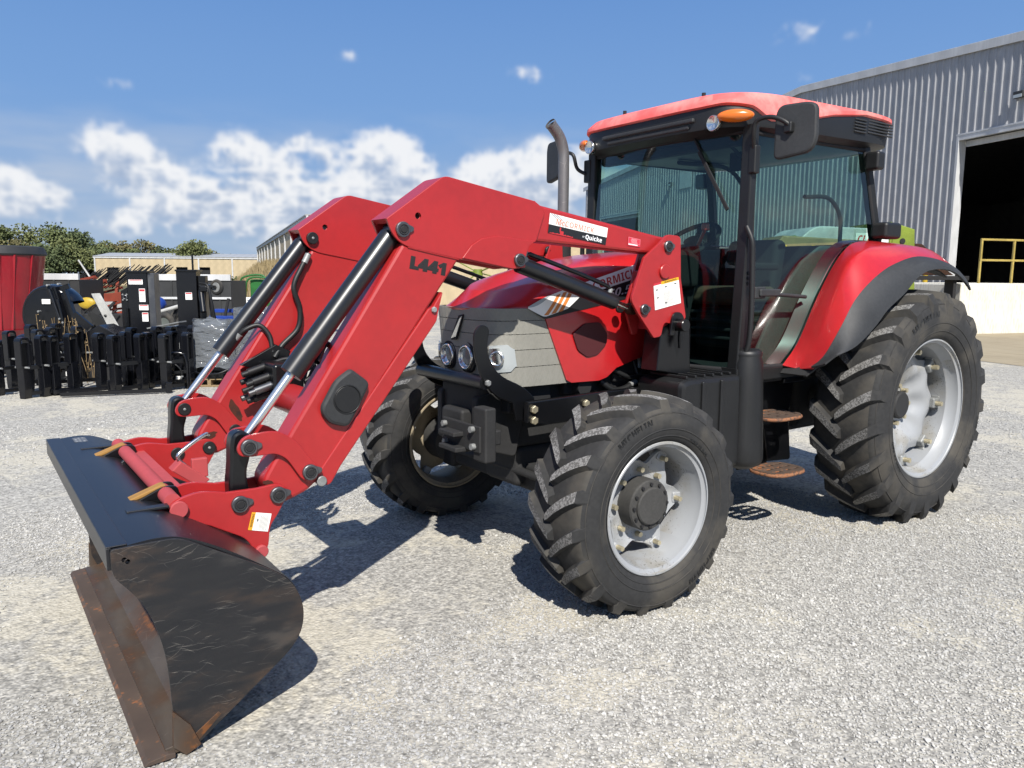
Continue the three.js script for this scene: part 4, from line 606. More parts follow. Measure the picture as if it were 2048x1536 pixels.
  put('oil_line', [tube([at2(.09, .03), at2(.09, .064), at2(.14, .068), at2(.66, .068), at2(.69, .062), at2(.69, .03)], .0115)], M.black, lc); put('line_fitting', [bar(at2(.69, .035), at2(.69, .062), .013), bar(at2(.085, .035), at2(.085, .075), .012)], M.galv, lc);
}
{ const g = new TextGeometry('L441', { font, size: .050, depth: .0016, curveSegments: 4, bevelEnabled: true, bevelThickness: .0004, bevelSize: .0035, bevelSegments: 1 }); g.computeBoundingBox(); g.scale(.187 / g.boundingBox.max.x, 1, 1); g.rotateZ(-.172); g.translate(-1.066, 1.660, .5968); put('model_lettering', g, M.dark, loader, 'black L441 lettering on the arm'); }
decal('name_decal', [[-.276, 1.935, .5905], [.111, 1.877, .5905], [.098, 1.790, .5905], [-.288, 1.839, .5905]], nameDecal, loader, 'worn white and black name decal');
decal('small_decal', [[.260, 1.838, .5905], [.352, 1.826, .5905], [.350, 1.784, .5905], [.257, 1.792, .5905]], tinyDecal, loader, 'small faded red notice');
{ // plastic cover on the outer face of the near arm
  const c = sub('arm_cover', loader); put('cover_shell', ext([[-1.360, 1.238, .02], [-1.272, 1.170, .03], [-1.288, 1.135, .03], [-1.375, .985, .03], [-1.464, 1.012, .03], [-1.502, 1.075, .03], [-1.431, 1.193, .03]], .598, .630, .022), M.plasticGrey, c); put('cover_disc', [disc(.057, .628, .633, -1.381, 1.108, 40), new THREE.TorusGeometry(.06, .003, 8, 48).translate(-1.381, 1.108, .6305)], M.blackSat, c);
}
{ // paint scraped off beside the moving links
  const blob = (x, y, a, rx, ry, k) => Array.from({ length: 18 }, (_, i) => { const t = i / 18 * 6.28319, r = .8 + .4 * hash2(i, k, 12), u = Math.cos(t) * rx * r, v = Math.sin(t) * ry * r; return [x + u * Math.cos(a) - v * Math.sin(a), y + u * Math.sin(a) + v * Math.cos(a)]; });
  M.scrape = std({ color: L(.20, .085, .045), map: T.rust, roughness: .8 });
  put('scraped_patch', ext(blob(-1.538, .92, -1.1, .065, .02, 1), -.4526, -.4508, 0, .01), M.scrape, loader, 'brown scraped patch on the far arm'); put('scraped_patch', ext(blob(-1.68, .80, .3, .042, .018, 2), -.4526, -.4508, 0, .01), M.scrape, loader); put('scraped_patch', ext(blob(-1.712, .787, -.5, .03, .012, 3), .5962, .5981, 0, .006), M.scrape, loader);
}
put('cross_tube', [bar([-1.335, 1.0, -.46], [-1.335, 1.0, .46], .075, .075, 32)], M.red, loader, 'round red tube joining the arms');
put('carrier_tube', [bar([-2.081, .776, -.60], [-2.081, .776, .60], .030, .030, 24), bx(-2.06, -1.99, .735, .765, -.45, .45, .004), bx(-1.86, -1.74, .505, .53, -.45, .45, .004)], M.pinkRed, loader, 'faded red crossbar of the implement carrier');
put('lock_plate', [ext([[-1.96, .752], [-1.92, .79], [-1.80, .69], [-1.84, .655]], -.06, .02, .004), bx(-1.87, -1.80, .70, .79, -.03, .0, .006)], M.pinkRed, loader); put('lock_lever', tube([[-1.775, .885, -.06], [-1.79, .89, -.05], [-1.918, .818, -.02], [-1.925, .80, -.02], [-1.85, .715, 0]], .009, 40), M.chrome, loader, 'bent bare metal locking lever');
// hoses and coupler between the arms
put('coupler_block', [bx(-1.42, -1.26, 1.02, 1.18, -.40, -.18, .02), ext([[-1.52, 1.16], [-1.33, 1.26], [-1.25, 1.22], [-1.30, 1.10]], -.43, -.40, .004), bx(-1.30, -1.10, .98, 1.10, -.1, .3, .02)], M.black, loader);
for (let k = 0; k < 7; k++) { const y = 1.03 + (k % 4) * .042, z = -.37 + Math.floor(k / 4) * .1 + (k % 2) * .03; put('coupling', [bar([-1.50, y - .03, z], [-1.40, y, z], .021, .021, 14), bar([-1.53, y - .04, z], [-1.48, y - .025, z], .015, .015, 14)], k % 5 ? M.blackSat : M.steel, loader); put('hose', tube([[-1.40, y, z], [-1.30, y + .03, z], [-1.22, y + .02 + .03 * (k % 3), z + .02], [-1.16, y + .12, z - .03]], .012), M.blackSat, loader); }
put('hose', tube([[-1.12, 1.74, -.43], [-1.17, 1.66, -.425], [-1.215, 1.56, -.42], [-1.185, 1.44, -.42], [-1.20, 1.34, -.42], [-1.29, 1.25, -.42], [-1.34, 1.19, -.40]], .0145, 50), M.blackSat, loader, 'black hydraulic hose on the far arm');
put('hose', tube([[-1.51, 1.285, -.50], [-1.47, 1.335, -.47], [-1.40, 1.36, -.45], [-1.355, 1.31, -.43], [-1.345, 1.22, -.41]], .013, 40), M.blackSat, loader); put('hose', tube([[-1.47, 1.26, .53], [-1.40, 1.33, .46], [-1.33, 1.27, .40], [-1.33, 1.15, .30]], .013, 40), M.blackSat, loader);
each('hose_fitting', [bar([-1.525, 1.27, -.505], [-1.49, 1.315, -.48], .016), bar([-1.125, 1.735, -.43], [-1.15, 1.69, -.427], .017)], M.galv, loader);

// ---------------------------------------------------------------- bucket
const bucket = thing('loader_bucket', 'black scratched and rusting loader bucket resting on gravel', 'bucket');
{
  const W = .985;
  const shell = [[-2.352, .760], [-2.150, .762, .03], [-1.846, .584, .06], [-1.770, .518, .06], [-1.735, .425, .08], [-1.742, .335, .06], [-1.785, .270, .05], [-2.135, .012]];
  const off = (pts, d) => pts.map((p, i) => { const a = pts[Math.max(0, i - 1)], b = pts[Math.min(pts.length - 1, i + 1)], dx = b[0] - a[0], dy = b[1] - a[1], l = Math.hypot(dx, dy); return [p[0] - dy / l * -d * -1, p[1] + dx / l * -d]; });
  const curve = along(shell, 60).map((p) => [p[0], p[1]]);
  // keep the top plate flat, then follow the curve round
  const inner = curve.map((p, i) => { const a = curve[Math.max(0, i - 1)], b = curve[Math.min(59, i + 1)], dx = b[0] - a[0], dy = b[1] - a[1], l = Math.hypot(dx, dy); return [p[0] + dy / l * .010, p[1] - dx / l * .010]; });
  const mkShell = (from, to, z0, z1) => loft([z0, z1].map((z) => [...curve.slice(from, to + 1).map(([x, y]) => [x, y, z]), ...inner.slice(from, to + 1).reverse().map(([x, y]) => [x, y, z])]));
  put('shell', mkShell(0, 59, -W, W), M.bucketTop, bucket, 'black painted back and top of the bucket');
  const lin2 = inner.map(([x, y], i) => { const a = inner[Math.max(0, i - 1)], b = inner[Math.min(59, i + 1)], dx = b[0] - a[0], dy = b[1] - a[1], l = Math.hypot(dx, dy); return [x + dy / l * .003, y - dx / l * .003]; });
  put('floor_liner', loft([-W, W].map((z) => [...inner.slice(2).map(([x, y]) => [x, y, z * .999]), ...lin2.slice(2).reverse().map(([x, y]) => [x, y, z * .999])])), M.bare, bucket, 'rubbed brown grey inner skin of the bucket');
  const sidePts = [[-2.352, .762, .012], [-2.150, .764, .04], [-1.846, .586, .08], [-1.768, .518, .08], [-1.730, .425, .08], [-1.737, .333, .08], [-1.782, .266, .06], [-2.150, -.004, .01], [-2.192, .10], [-2.198, .20, .1], [-2.205, .357, .1], [-2.239, .502, .08], [-2.285, .592, .06], [-2.343, .664, .02], [-2.352, .70, .01]];
  for (const s of [1, -1]) { put('side_plate', ext(sidePts, ...zs(s, W + .001, W + .014), .002, 0, [[-2.314, .722, .010], [-2.304, .714, .010]]), M.bucket, bucket, 'scratched rust stained side plate'); put('side_cutter', ext([[-2.165, -.002], [-2.205, .04], [-2.20, .17], [-2.145, .10], [-2.115, .02]], ...zs(s, W + .0145, W + .030), .002), M.bare, bucket); }
  put('cutting_edge', ext([[-2.298, .006], [-2.285, .020], [-2.222, .027], [-2.20, .022], [-2.20, .006]], -1.02, 1.02, .002), M.edge, bucket, 'rusty cutting edge along the ground'); put('edge_plate', ext([[-2.228, .010], [-2.228, .034], [-2.15, .046], [-2.05, .112], [-2.04, .100], [-2.14, .010]], -1.0, 1.0, .002), M.bare, bucket);
  put('top_edge', [bx(-2.362, -2.347, .690, .764, -W, W, .003), bx(-2.362, -2.30, .7625, .769, -W, W, .003)], M.bucketTop, bucket);
  for (const s of [1, -1]) {
    const h = sub('hook', bucket);
    for (const d of [.40, .47]) put('hook_plate', ext([[-2.20, .758, .01], [-2.09, .808, .03], [-2.035, .806, .03], [-2.03, .760, .02], [-2.055, .735], [-2.10, .745, .02], [-2.12, .752]], ...zs(s, d, d + .016), .003), M.black, h);
    put('hook_rib', ext([[-2.225, .763], [-2.08, .815, .02], [-2.07, .800], [-2.205, .759]], ...zs(s, .417, .470), .003), M.hookOchre, h, 'worn ochre hook rib'); put('stiffener', [bx(-2.245, -2.10, .763, .775, ...zs(s, .60, .64), .004)], M.bucketTop, h);
  }
  put('rear_stiffener', [-.3, .3].map((z) => ext([[-2.12, .748], [-1.85, .588], [-1.835, .612], [-2.10, .765]], z - .012, z + .012, .003)), M.bucketTop, bucket);
  decal('bucket_sticker', [[-2.25, .7701, -.93], [-2.25, .7701, -.80], [-2.19, .7701, -.80], [-2.19, .7701, -.93]], print(64, 32, (c, w, h) => { c.fillStyle = '#5b5d5f'; c.fillRect(0, 0, w, h); c.fillStyle = '#9a9a98'; for (let k = 0; k < 12; k++) c.fillRect(4 + (k % 4) * 15, 4 + Math.floor(k / 4) * 9, 10 * hash2(k, 3, 3), 5); }), bucket);
}
// ---------------------------------------------------------------- ground
function sheet(name, pts, y, mat, kind = 'structure', th = 0) { const s = new THREE.Shape(pts.map(([x, z]) => new THREE.Vector2(x, -z))); const g = new THREE.ShapeGeometry(s); g.rotateX(-Math.PI / 2); g.translate(0, y, 0); const m = put(name, g, mat); m.userData.kind = kind; return m; }
M.grassGround = std({ color: L(.16, .15, .07), map: (() => { const t = T.leaf.clone(); t.repeat.set(.3, .3); t.needsUpdate = true; return t; })(), roughness: 1 });
const gravelMap = T.gravel.clone(); gravelMap.repeat.set(1 / 3.7, 1 / 3.7); gravelMap.needsUpdate = true; const gravelBump = T.gravelB.clone(); gravelBump.repeat.set(1 / 2.3, 1 / 2.3); gravelBump.needsUpdate = true;
M.gravel = std({ color: L(.81, .80, .775), map: gravelMap, bumpMap: gravelBump, bumpScale: .008, roughness: .95 });
sheet('ground', [[-1500, -1500], [1500, -1500], [1500, 1500], [-1500, 1500]], -.012, M.grassGround);
sheet('gravel_lot', [[-30, -48], [40, -48], [40, 40], [-30, 40]], -.004, M.gravel);
const dirtMap = T.concrete.clone(); dirtMap.repeat.set(.35, .35); dirtMap.needsUpdate = true;
M.dirt = std({ color: L(.36, .31, .23), map: dirtMap, roughness: 1 });
{ // loose stones of the lot, thick near the tractor
  const stones = [0, 1, 2].map((k) => { const g = new THREE.IcosahedronGeometry(1, 0); const p = g.attributes.position; for (let i = 0; i < p.count; i++) { const x = p.getX(i), y = p.getY(i), z = p.getZ(i), f = .72 + .56 * hash2(Math.round(x * 50) + k * 77, Math.round(y * 50), Math.round(z * 50) + 9); p.setXYZ(i, x * f * 1.15, y * f * .62, z * f); } g.computeVertexNormals(); return g; });
  const sm_ = std({ color: 0xffffff, roughness: .92 });
  const cx = -2.68, cz = 3.63, N = 330000, per = [[], [], []], cols = [[], [], []], q = new THREE.Quaternion(), e = new THREE.Euler(), c = new THREE.Color();
  const az = Math.atan2(-Math.cos(-.623), -Math.sin(-.623));
  for (let i = 0; i < N; i++) {
    const t = rnd(), far = i > N * .62; const d = far ? 5.5 + 11 * Math.sqrt(t) : Math.sqrt(.9 + t * (6.3 * 6.3 - .9)), a = az + (rnd() - .5) * 1.62; const x = cx + Math.cos(a) * d, z = cz + Math.sin(a) * d;
    const f = fbm(x * .55 + 20, z * .55 + 20, 0, 301, 3); if (f > .46 && rnd() < (f - .46) * 8) continue;
    let s = (.0026 + .0050 * Math.pow(rnd(), 2.4)) * (far ? 1.5 : 1); if (rnd() < .012) s *= 1.8;
    e.set(rr(-.5, .5), rr(0, 6.28), rr(-.5, .5)); q.setFromEuler(e); const k = Math.floor(rnd() * 3);
    per[k].push(new THREE.Matrix4().compose(V(x, s * .12 - .002, z), q, V(s, s, s)));
    const tone = fbm(x * .35 + 70, z * .8 + 11, 0, 311, 3), v = (.275 + .17 * rnd()) * (.78 + .44 * tone), w = .2 * rnd() + .9 * (tone - .28); cols[k].push([v * (1.01 + .05 * w), v * (1 + .015 * w), v * (.965 - .07 * w)]);
  }
  per.forEach((ms, k) => { const im = new THREE.InstancedMesh(stones[k], sm_, ms.length); ms.forEach((m, i) => { im.setMatrixAt(i, m); im.setColorAt(i, c.setRGB(...cols[k][i])); }); im.name = numbered('gravel_stones'); im.userData = { kind: 'stuff', label: 'loose pale grey crushed stones covering the lot', category: 'gravel', group: 'gravel stones' }; im.castShadow = im.receiveShadow = true; scene.add(im); });
}
// ---------------------------------------------------------------- the grey metal warehouse, its door and dock
const Ds = V(.32195, 0, -.94675), Nn = V(-.94675, 0, -.32195);   // along the gable wall (away from the door), out of the wall
const J0 = V(26.05, 0, -9.81);                                   // left jamb of the open door
const SC = 1.137, PEAK = 7.67 * SC, SL = 30.0 * SC, SR = PEAK - (SL - PEAK);
const eaveH = 8.22, peakH = 9.97; const roofY = (s) => peakH - (peakH - eaveH) * Math.abs(s - PEAK) / (SL - PEAK);
const warehouse = thing('metal_warehouse', 'large grey corrugated metal warehouse with open doorway', 'building', [J0.x, 0, J0.z], Math.atan2(-Ds.z, Ds.x));
// local frame: x along the wall (Ds), z = -N side? solved by the turn: local +x = Ds, local -z... out of the wall
{
  const out = (() => { const v = Nn.clone().applyAxisAngle(V(0, 1, 0), -warehouse.rotation.y); return Math.sign(v.z); })();   // +1 or -1
  const O = (z) => z * out;
  const doors = [{ a: -4.9, b: 0, h: 6.37 }, { a: 21.88 * SC, b: 27.4 * SC, h: 5.75 }];
  const P = .3048, prof = [[0, 0], [.035, .032], [.075, .032], [.11, 0], [.17, 0], [.18, .005], [.20, .005], [.21, 0], [.25, 0], [.26, .005], [.28, .005], [.29, 0]];
  function panel(s0, s1, y0) {
    const xs = []; for (let k = 0; k < Math.round((s1 - s0) / P) + 1; k++) for (const [a, d] of prof) { const s = s0 + k * P + a; if (s < s1 - 1e-6) xs.push([s, d]); } xs.push([s1, 0]);
    const pos = [], idx = []; for (const [s, d] of xs) { pos.push(s, y0, O(d), s, roofY(s) - .05, O(d)); } for (let i = 0; i < xs.length - 1; i++) { const a = 2 * i; out > 0 ? idx.push(a, a + 2, a + 1, a + 1, a + 2, a + 3) : idx.push(a, a + 1, a + 2, a + 1, a + 3, a + 2); }
    const g = new THREE.BufferGeometry(); g.setAttribute('position', new THREE.Float32BufferAttribute(pos, 3)); g.setIndex(idx); g.computeVertexNormals(); return toCreasedNormals(g, .2);
  }
  for (let s = SL; s > SR + .05; s -= .9144) {
    const lo = Math.max(SR, s - .9144), cuts = [lo, s]; for (const q of doors) for (const c of [q.a, q.b]) if (c > lo && c < s) cuts.push(c); cuts.sort((p, q) => p - q);
    for (let i = 0; i < cuts.length - 1; i++) { const m = (cuts[i] + cuts[i + 1]) / 2, d = doors.find((q) => m > q.a && m < q.b); if (cuts[i + 1] - cuts[i] > .02) put('wall_panel', panel(cuts[i], cuts[i + 1], d ? d.h + .18 : 0), M.sheet, warehouse); }
  }
  // inner skin so that the hall is closed and dark
  const solid = (a, b, y0, y1) => bx(a, b, y0, y1, Math.min(O(-.02), O(-.12)), Math.max(O(-.02), O(-.12)));
  put('inner_wall', [solid(SR, doors[0].a, 0, eaveH - .1), solid(0, doors[1].a, 0, eaveH - .1), solid(doors[1].b, SL, 0, eaveH - .1), solid(doors[0].a, 0, doors[0].h, eaveH - .1), solid(doors[1].a, doors[1].b, doors[1].h, eaveH - .1), ext([[SR, eaveH - .1], [SL, eaveH - .1], [PEAK, peakH - .12]], O(-.02), O(-.12), 0)], M.galv, warehouse);
  const D = 40, zb = O(-D); const bz = (a, b) => [Math.min(a, b), Math.max(a, b)];
  put('side_wall', [bx(SL - .1, SL, 0, eaveH + .03, ...bz(0, zb))], M.sheet, warehouse); put('side_wall', [bx(SR, SR + .1, 0, eaveH + .03, ...bz(0, zb))], M.sheet, warehouse); put('back_wall', [bx(SR, SL, 0, eaveH, ...bz(zb, O(-D + .2))), ext([[SR, eaveH], [SL, eaveH], [PEAK, peakH + .02]], zb, O(-D + .2), 0)], M.sheet, warehouse);
  for (const [a, b] of [[SR - .35, PEAK], [PEAK, SL + .35]]) { const ya = roofY(a), yb = roofY(b); put('roof', ext([[a, ya], [b, yb], [b, yb + .12], [a, ya + .12]], ...bz(O(.06), zb), 0), M.roofing, warehouse); put('rake_trim', ext([[a, ya - .14], [b, yb - .14], [b, yb + .16], [a, ya + .16]], ...bz(O(.061), O(.085)), .008), M.trimWhite, warehouse); put('soffit', ext([[a, ya - .04], [b, yb - .04], [b, yb - .002], [a, ya - .002]], ...bz(O(.04), O(.06)), 0), M.trimWhite, warehouse); }
  // door frames
  for (const [k, d] of doors.entries()) {
    const y0 = k ? 0 : 1.3;
    put('door_jamb', [bx(d.b - .02, d.b + .08, y0, d.h + .16, ...bz(O(-.30), O(.038)), .004)], M.trimWhite, warehouse); put('door_jamb', [bx(d.a - .08, d.a + .02, y0, d.h + .16, ...bz(O(-.30), O(.038)), .004)], M.trimWhite, warehouse);
    put('door_header', [bx(d.a - .10, d.b + .10, d.h + .161, d.h + .22, ...bz(O(-.02), O(.042)), .004), bx(d.a, d.b, d.h, d.h + .16, ...bz(O(-.12), O(.03)), .004), bx(d.a, d.b, d.h - .20, d.h, ...bz(O(-.34), O(-.28)), .004)], M.trimWhite, warehouse);
  }
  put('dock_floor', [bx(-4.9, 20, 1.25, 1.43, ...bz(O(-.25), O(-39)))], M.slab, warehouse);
  put('hall_shelf', [[-4, -12], [-1, -13], [2, -15]].flatMap(([x, z]) => [0, 1, 2, 3].map((k) => bx(x, x + 2.6, 1.6 + k * .95, 1.68 + k * .95, ...bz(O(z), O(z - 1)))).concat([0, 2.55].map((dx) => bx(x + dx, x + dx + .06, 1.43, 4.7, ...bz(O(z), O(z - 1)))))), M.blue, warehouse);
  // flood lamps on the wall and a notice
  for (const [s, y] of [[-1.87 * SC - .15, 7.42], [18.06 * SC, 7.12]]) { const l = sub('flood_lamp', warehouse, [s, y, 0]); put('lamp_arm', [box(.08, .08, .14, 0, .04, O(.07), .01)], M.galv, l); put('lamp_body', [box(.36, .22, .12, 0, 0, O(.13), .03)], M.plasticGrey, l); put('lamp_glass', [box(.30, .10, .012, 0, -.05, O(.194), .004)], M.silver, l); }
  put('wall_notice', [bx(15.97 * SC, 17.19 * SC, 6.73, 7.70, ...bz(O(.034), O(.05)), .004)], M.trimWhite, warehouse, 'pale rectangular notice on the wall');
  // lit lamps inside
  for (const [s, y, z] of [[-1.2, 5.85, -3.5], [-3.6, 5.35, -2.6], [.6, 4.9, -9], [-2.0, 5.9, -14]]) { const l = put('hall_lamp', (() => { const g = lathe([[0, 0], [.16, 0], [.17, .02], [.10, .14], [0, .16]], 24); g.rotateX(-Math.PI / 2); g.translate(s, y, O(z)); return g; })(), std({ color: 0xffffff, emissive: L(1, .97, .9), emissiveIntensity: 3 }), warehouse, 'lit round lamp inside the hall'); const p = new THREE.PointLight(L(1, .96, .88), 1.2, 0, 2); p.position.set(s, y - .06, O(z)); p.castShadow = true; warehouse.add(p); p.name = 'lamp_light'; }
}
const at = (s, o, y = 0) => [J0.x + Ds.x * s + Nn.x * o, y, J0.z + Ds.z * s + Nn.z * o];
{ // concrete dock in front of the door
  const dock = thing('loading_dock', 'white painted concrete loading dock in front of the warehouse door', 'dock', at(0, 0), warehouse.rotation.y);
  const o = (() => { const v = Nn.clone().applyAxisAngle(V(0, 1, 0), -warehouse.rotation.y); return Math.sign(v.z); })();
  const z = (a, b) => [Math.min(a * o, b * o), Math.max(a * o, b * o)];
  put('dock_wall', [bx(-4.1, -.6, -.02, 1.47, ...z(.12, 3.75), .03)], M.concrete, dock); put('dock_top', [bx(-4.05, -.65, 1.472, 1.49, ...z(.16, 3.7))], M.concrete, dock);
  const rail = thing('dock_railing', 'yellow pipe railing on the white loading dock', 'railing', at(0, 0, 1.49), warehouse.rotation.y);
  for (const d of [.4, 1.7, 2.95]) put('post', [box(.06, 1.28, .06, -3.95, .64, d * o, .01)], M.railYellow, rail);
  for (const y of [.68, 1.28]) put('rail', [bx(-3.985, -3.915, y - .03, y + .03, ...z(.36, 2.98), .01)], M.railYellow, rail);
  const b = thing('bollard', 'bright yellow steel bollard beside the warehouse door jamb', 'bollard', at(.45, .55)); put('post', [bar([0, 0, 0], [0, 2.30, 0], .085, .085, 20)], M.yellow, b); put('cap', [(() => { const g = new THREE.SphereGeometry(.085, 18, 8, 0, 7, 0, Math.PI / 2); g.translate(0, 2.30, 0); return g; })()], M.yellow, b);
  sheet('dirt_apron', [at(14, .1), at(14, 9.0), at(-6, 9.5), at(-14, 9.5), at(-14, .1)].map((p) => [p[0], p[2]]), .002, M.dirt);
}
const G = (px, d) => [-2.6839 + .58351 * d + .81211 * (px - 1024) / 1539 * d, 0, 3.6292 - .81211 * d + .58351 * (px - 1024) / 1539 * d];   // a spot on the ground: bearing and metres ahead of where the photographer stands
// ---------------------------------------------------------------- machines parked by the warehouse
{
  const bal = thing('round_baler', 'white and lime green farm baler parked beside the grey warehouse', 'baler', G(1634, 18), -.5); bal.scale.setScalar(1.06);
  put('body', [ext([[-1.2, .6], [1.3, .6], [1.35, 1.9], [1.0, 2.55, .2], [-.6, 2.6, .2], [-1.2, 2.1]], -.75, .75, .03)], M.white, bal); put('side_frame', [ext([[1.05, .7], [1.75, .7], [1.6, 2.55], [1.05, 2.70]], -.78, .78, .02), ext([[1.1, .8], [1.68, .8], [1.55, 2.46], [1.1, 2.6]], .78, .80, .004)], M.lime, bal); put('frame_bolt', [[1.32, 2.3], [1.38, 2.0], [1.42, 1.6]].map(([x, y]) => disc(.06, .80, .82, x, y)), M.dark, bal);
  put('chamber', [ext([[-1.6, .5], [-.7, .5], [-.7, 2.3], [-1.0, 2.4], [-1.6, 1.9]], -.72, .72, .03)], M.lime, bal);
  for (const z of [.85, -.85]) put('wheel', [(() => { const g = new THREE.TorusGeometry(.36, .14, 12, 28); g.translate(0, .5, z); return g; })(), disc(.3, z - .06, z + .06, 0, .5)], M.rubber, bal);
  decal('name_panel', [[.30, 2.46, .762], [1.02, 2.46, .762], [1.02, 2.02, .762], [.30, 2.02, .762]], print(512, 256, (c, w, h) => { c.fillStyle = '#e9e7e2'; c.fillRect(0, 0, w, h); c.fillStyle = '#c62a22'; c.font = 'italic bold 130px sans-serif'; c.fillText('CLAAS', 14, 120, 480); c.fillStyle = '#333'; c.font = 'bold 80px sans-serif'; c.fillText('250', 300, 220); }), bal, 'white panel with red brand lettering');
  const rust = thing('rusty_bracket', 'brown rusted steel wedge bracket on stand by the grey wall', 'machine part', G(1832, 22.5), -.5);
  put('wedge', [ext([[-.75, 1.72], [.95, 1.72], [.75, 1.85], [-.1, 2.6, .06], [-.45, 2.62, .06], [-.62, 2.2]], -.12, .12, .02)], M.worn, rust); put('tray', [bx(-.9, 1.3, 1.58, 1.70, -.3, .3, .01)], M.dark, rust); put('leg', [bx(-.7, -.6, 0, 1.58, -.2, .2, .01)], M.dark, rust); put('leg', [bx(.9, 1.0, 0, 1.58, -.2, .2, .01)], M.dark, rust);
  put('roller', [bar([-.5, 2.05, -.2], [-.5, 2.05, .25], .1), bar([-.35, 2.45, -.2], [-.35, 2.45, .25], .08)], M.steel, rust);
  const tan = thing('tan_trailer', 'tan and yellow farm machine parked beyond the cab glass', 'machine', G(1625, 17), -.6);
  put('hopper', [ext([[-1.5, .9], [1.0, .9], [1.3, 1.7], [.9, 2.4], [-1.0, 2.5], [-1.6, 1.7]], -.6, .6, .03)], M.tanPaint, tan); put('side_rib', [-1, -.4, .2, .8].map((x) => bx(x, x + .08, 1.0, 2.3, .6, .64, .01)), M.yellow, tan); put('chassis', [bx(-1.8, 1.6, .6, .78, -.5, .5, .02)], M.dark, tan); for (const x of [-.8, .8]) put('wheel', [(() => { const g = new THREE.TorusGeometry(.32, .13, 12, 24); g.translate(x, .45, .62); return g; })(), disc(.26, .56, .68, x, .45)], M.rubber, tan);
}
// ---------------------------------------------------------------- attachments stored along the lot
const FACE = -.623;
const stickerMat = print(96, 128, (c, w, h) => { c.fillStyle = '#e9e8e4'; c.fillRect(0, 0, w, h); c.fillStyle = '#b8333a'; c.fillRect(6, 6, w - 12, 22); c.fillStyle = '#777'; for (let k = 0; k < 6; k++) c.fillRect(10, 40 + k * 14, 50 + 26 * hash2(k, 1, 9), 5); });
const plainSticker = print(64, 64, (c, w, h) => { c.fillStyle = '#e6e5e1'; c.fillRect(0, 0, w, h); c.fillStyle = '#777'; for (let k = 0; k < 4; k++) c.fillRect(8, 10 + k * 13, 20 + 26 * hash2(k, 2, 8), 5); });
const flat = (x0, x1, y0, y1, z) => [[x0, y1, z], [x1, y1, z], [x1, y0, z], [x0, y0, z]];
const gloss = std({ color: L(.0055, .006, .008), roughness: .2 });
function uprightGeo(h) { // upright bent over at the top: profile in depth and height, pushed across its width
  const up = ext([[-.075, h * .5], [-.075, h, .06], [.075, h, .06], [.075, h * .5], [.052, h * .5], [.052, h - .03, .04], [-.052, h - .03, .04], [-.052, h * .5]], -.05, .05, .004); up.rotateY(Math.PI / 2);
  const low = ext([[-.05, .10], [-.04, .0], [.04, .0], [.055, .12], [.05, h * .53], [-.05, h * .53]], -.058, .058, .006); const pl = bx(-.015, .015, h * .48, h * .9, -.05, .05, .004); return { up, low, pl };
}
function makeFrame(h) {
  const t = thing('attachment_frame', 'glossy black steel attachment frame with paired rounded uprights on gravel', 'attachment', [0, 0, 0], 0, 'black attachment frames in a row');
  for (const [x, z] of [[0, 0], [.13, -.34]]) { const u = sub('upright', t, [x, 0, z]); const g = uprightGeo(h); put('bent_cap', g.up, gloss, u); put('shank', g.low, gloss, u); put('web', g.pl, M.black, u); }
  put('tie_bar', [beam([0, h * .5, 0], [.13, h * .5, -.34], .05, .05), beam([0, .06, 0], [.13, .06, -.34], .06, .05)], M.black, t); put('hinge_pin', [bar([-.11, h * .51, .02], [.11, h * .51, .02], .014)], M.galv, t);
  decal('sticker', flat(-.02, .03, h * .62, h * .74, .072), plainSticker, t, 'small white sticker');
  return t;
}
{
  const spots = [[40, 9.97, .80], [80, 10.15, .82], [16, 10.9, .82], [100, 11.3, .84], [195, 10.8, .80], [224, 10.45, .80], [262, 11.1, .86], [293, 11.0, .80], [326, 10.7, .80], [341, 11.4, .86], [-14, 10.2, .72], [60, 11.6, .86]];
  const proto = makeFrame(.81); spots.forEach(([px, d], i) => { const o = i ? copy(proto, proto.userData.label, G(px, d), FACE - .35 + .12 * hash2(i, 2, 2)) : proto; o.position.set(...G(px, d)); o.rotation.y = FACE - .35 + .16 * hash2(i, 2, 2); const k = spots[i][2] / .81; o.scale.set(1, k, 1); });
  for (const [a, b, d1, d2, y] of [[96, 212, 10.2, 10.6, .05], [110, 330, 10.05, 10.5, .04], [100, 196, 10.7, 11.0, .12]]) { const p = G(a, d1), q = G(b, d2); const t = thing('fork_tine', 'long flat black fork tine lying on the gravel', 'fork tine', p, 0, 'fork tines on the ground'); put('blade', [beam([0, y, 0], [q[0] - p[0], y, q[2] - p[2]], .05, .05)], gloss, t); put('heel', [box(.08, .14, .08, q[0] - p[0], y + .04, q[2] - p[2], .01)], gloss, t); }
}
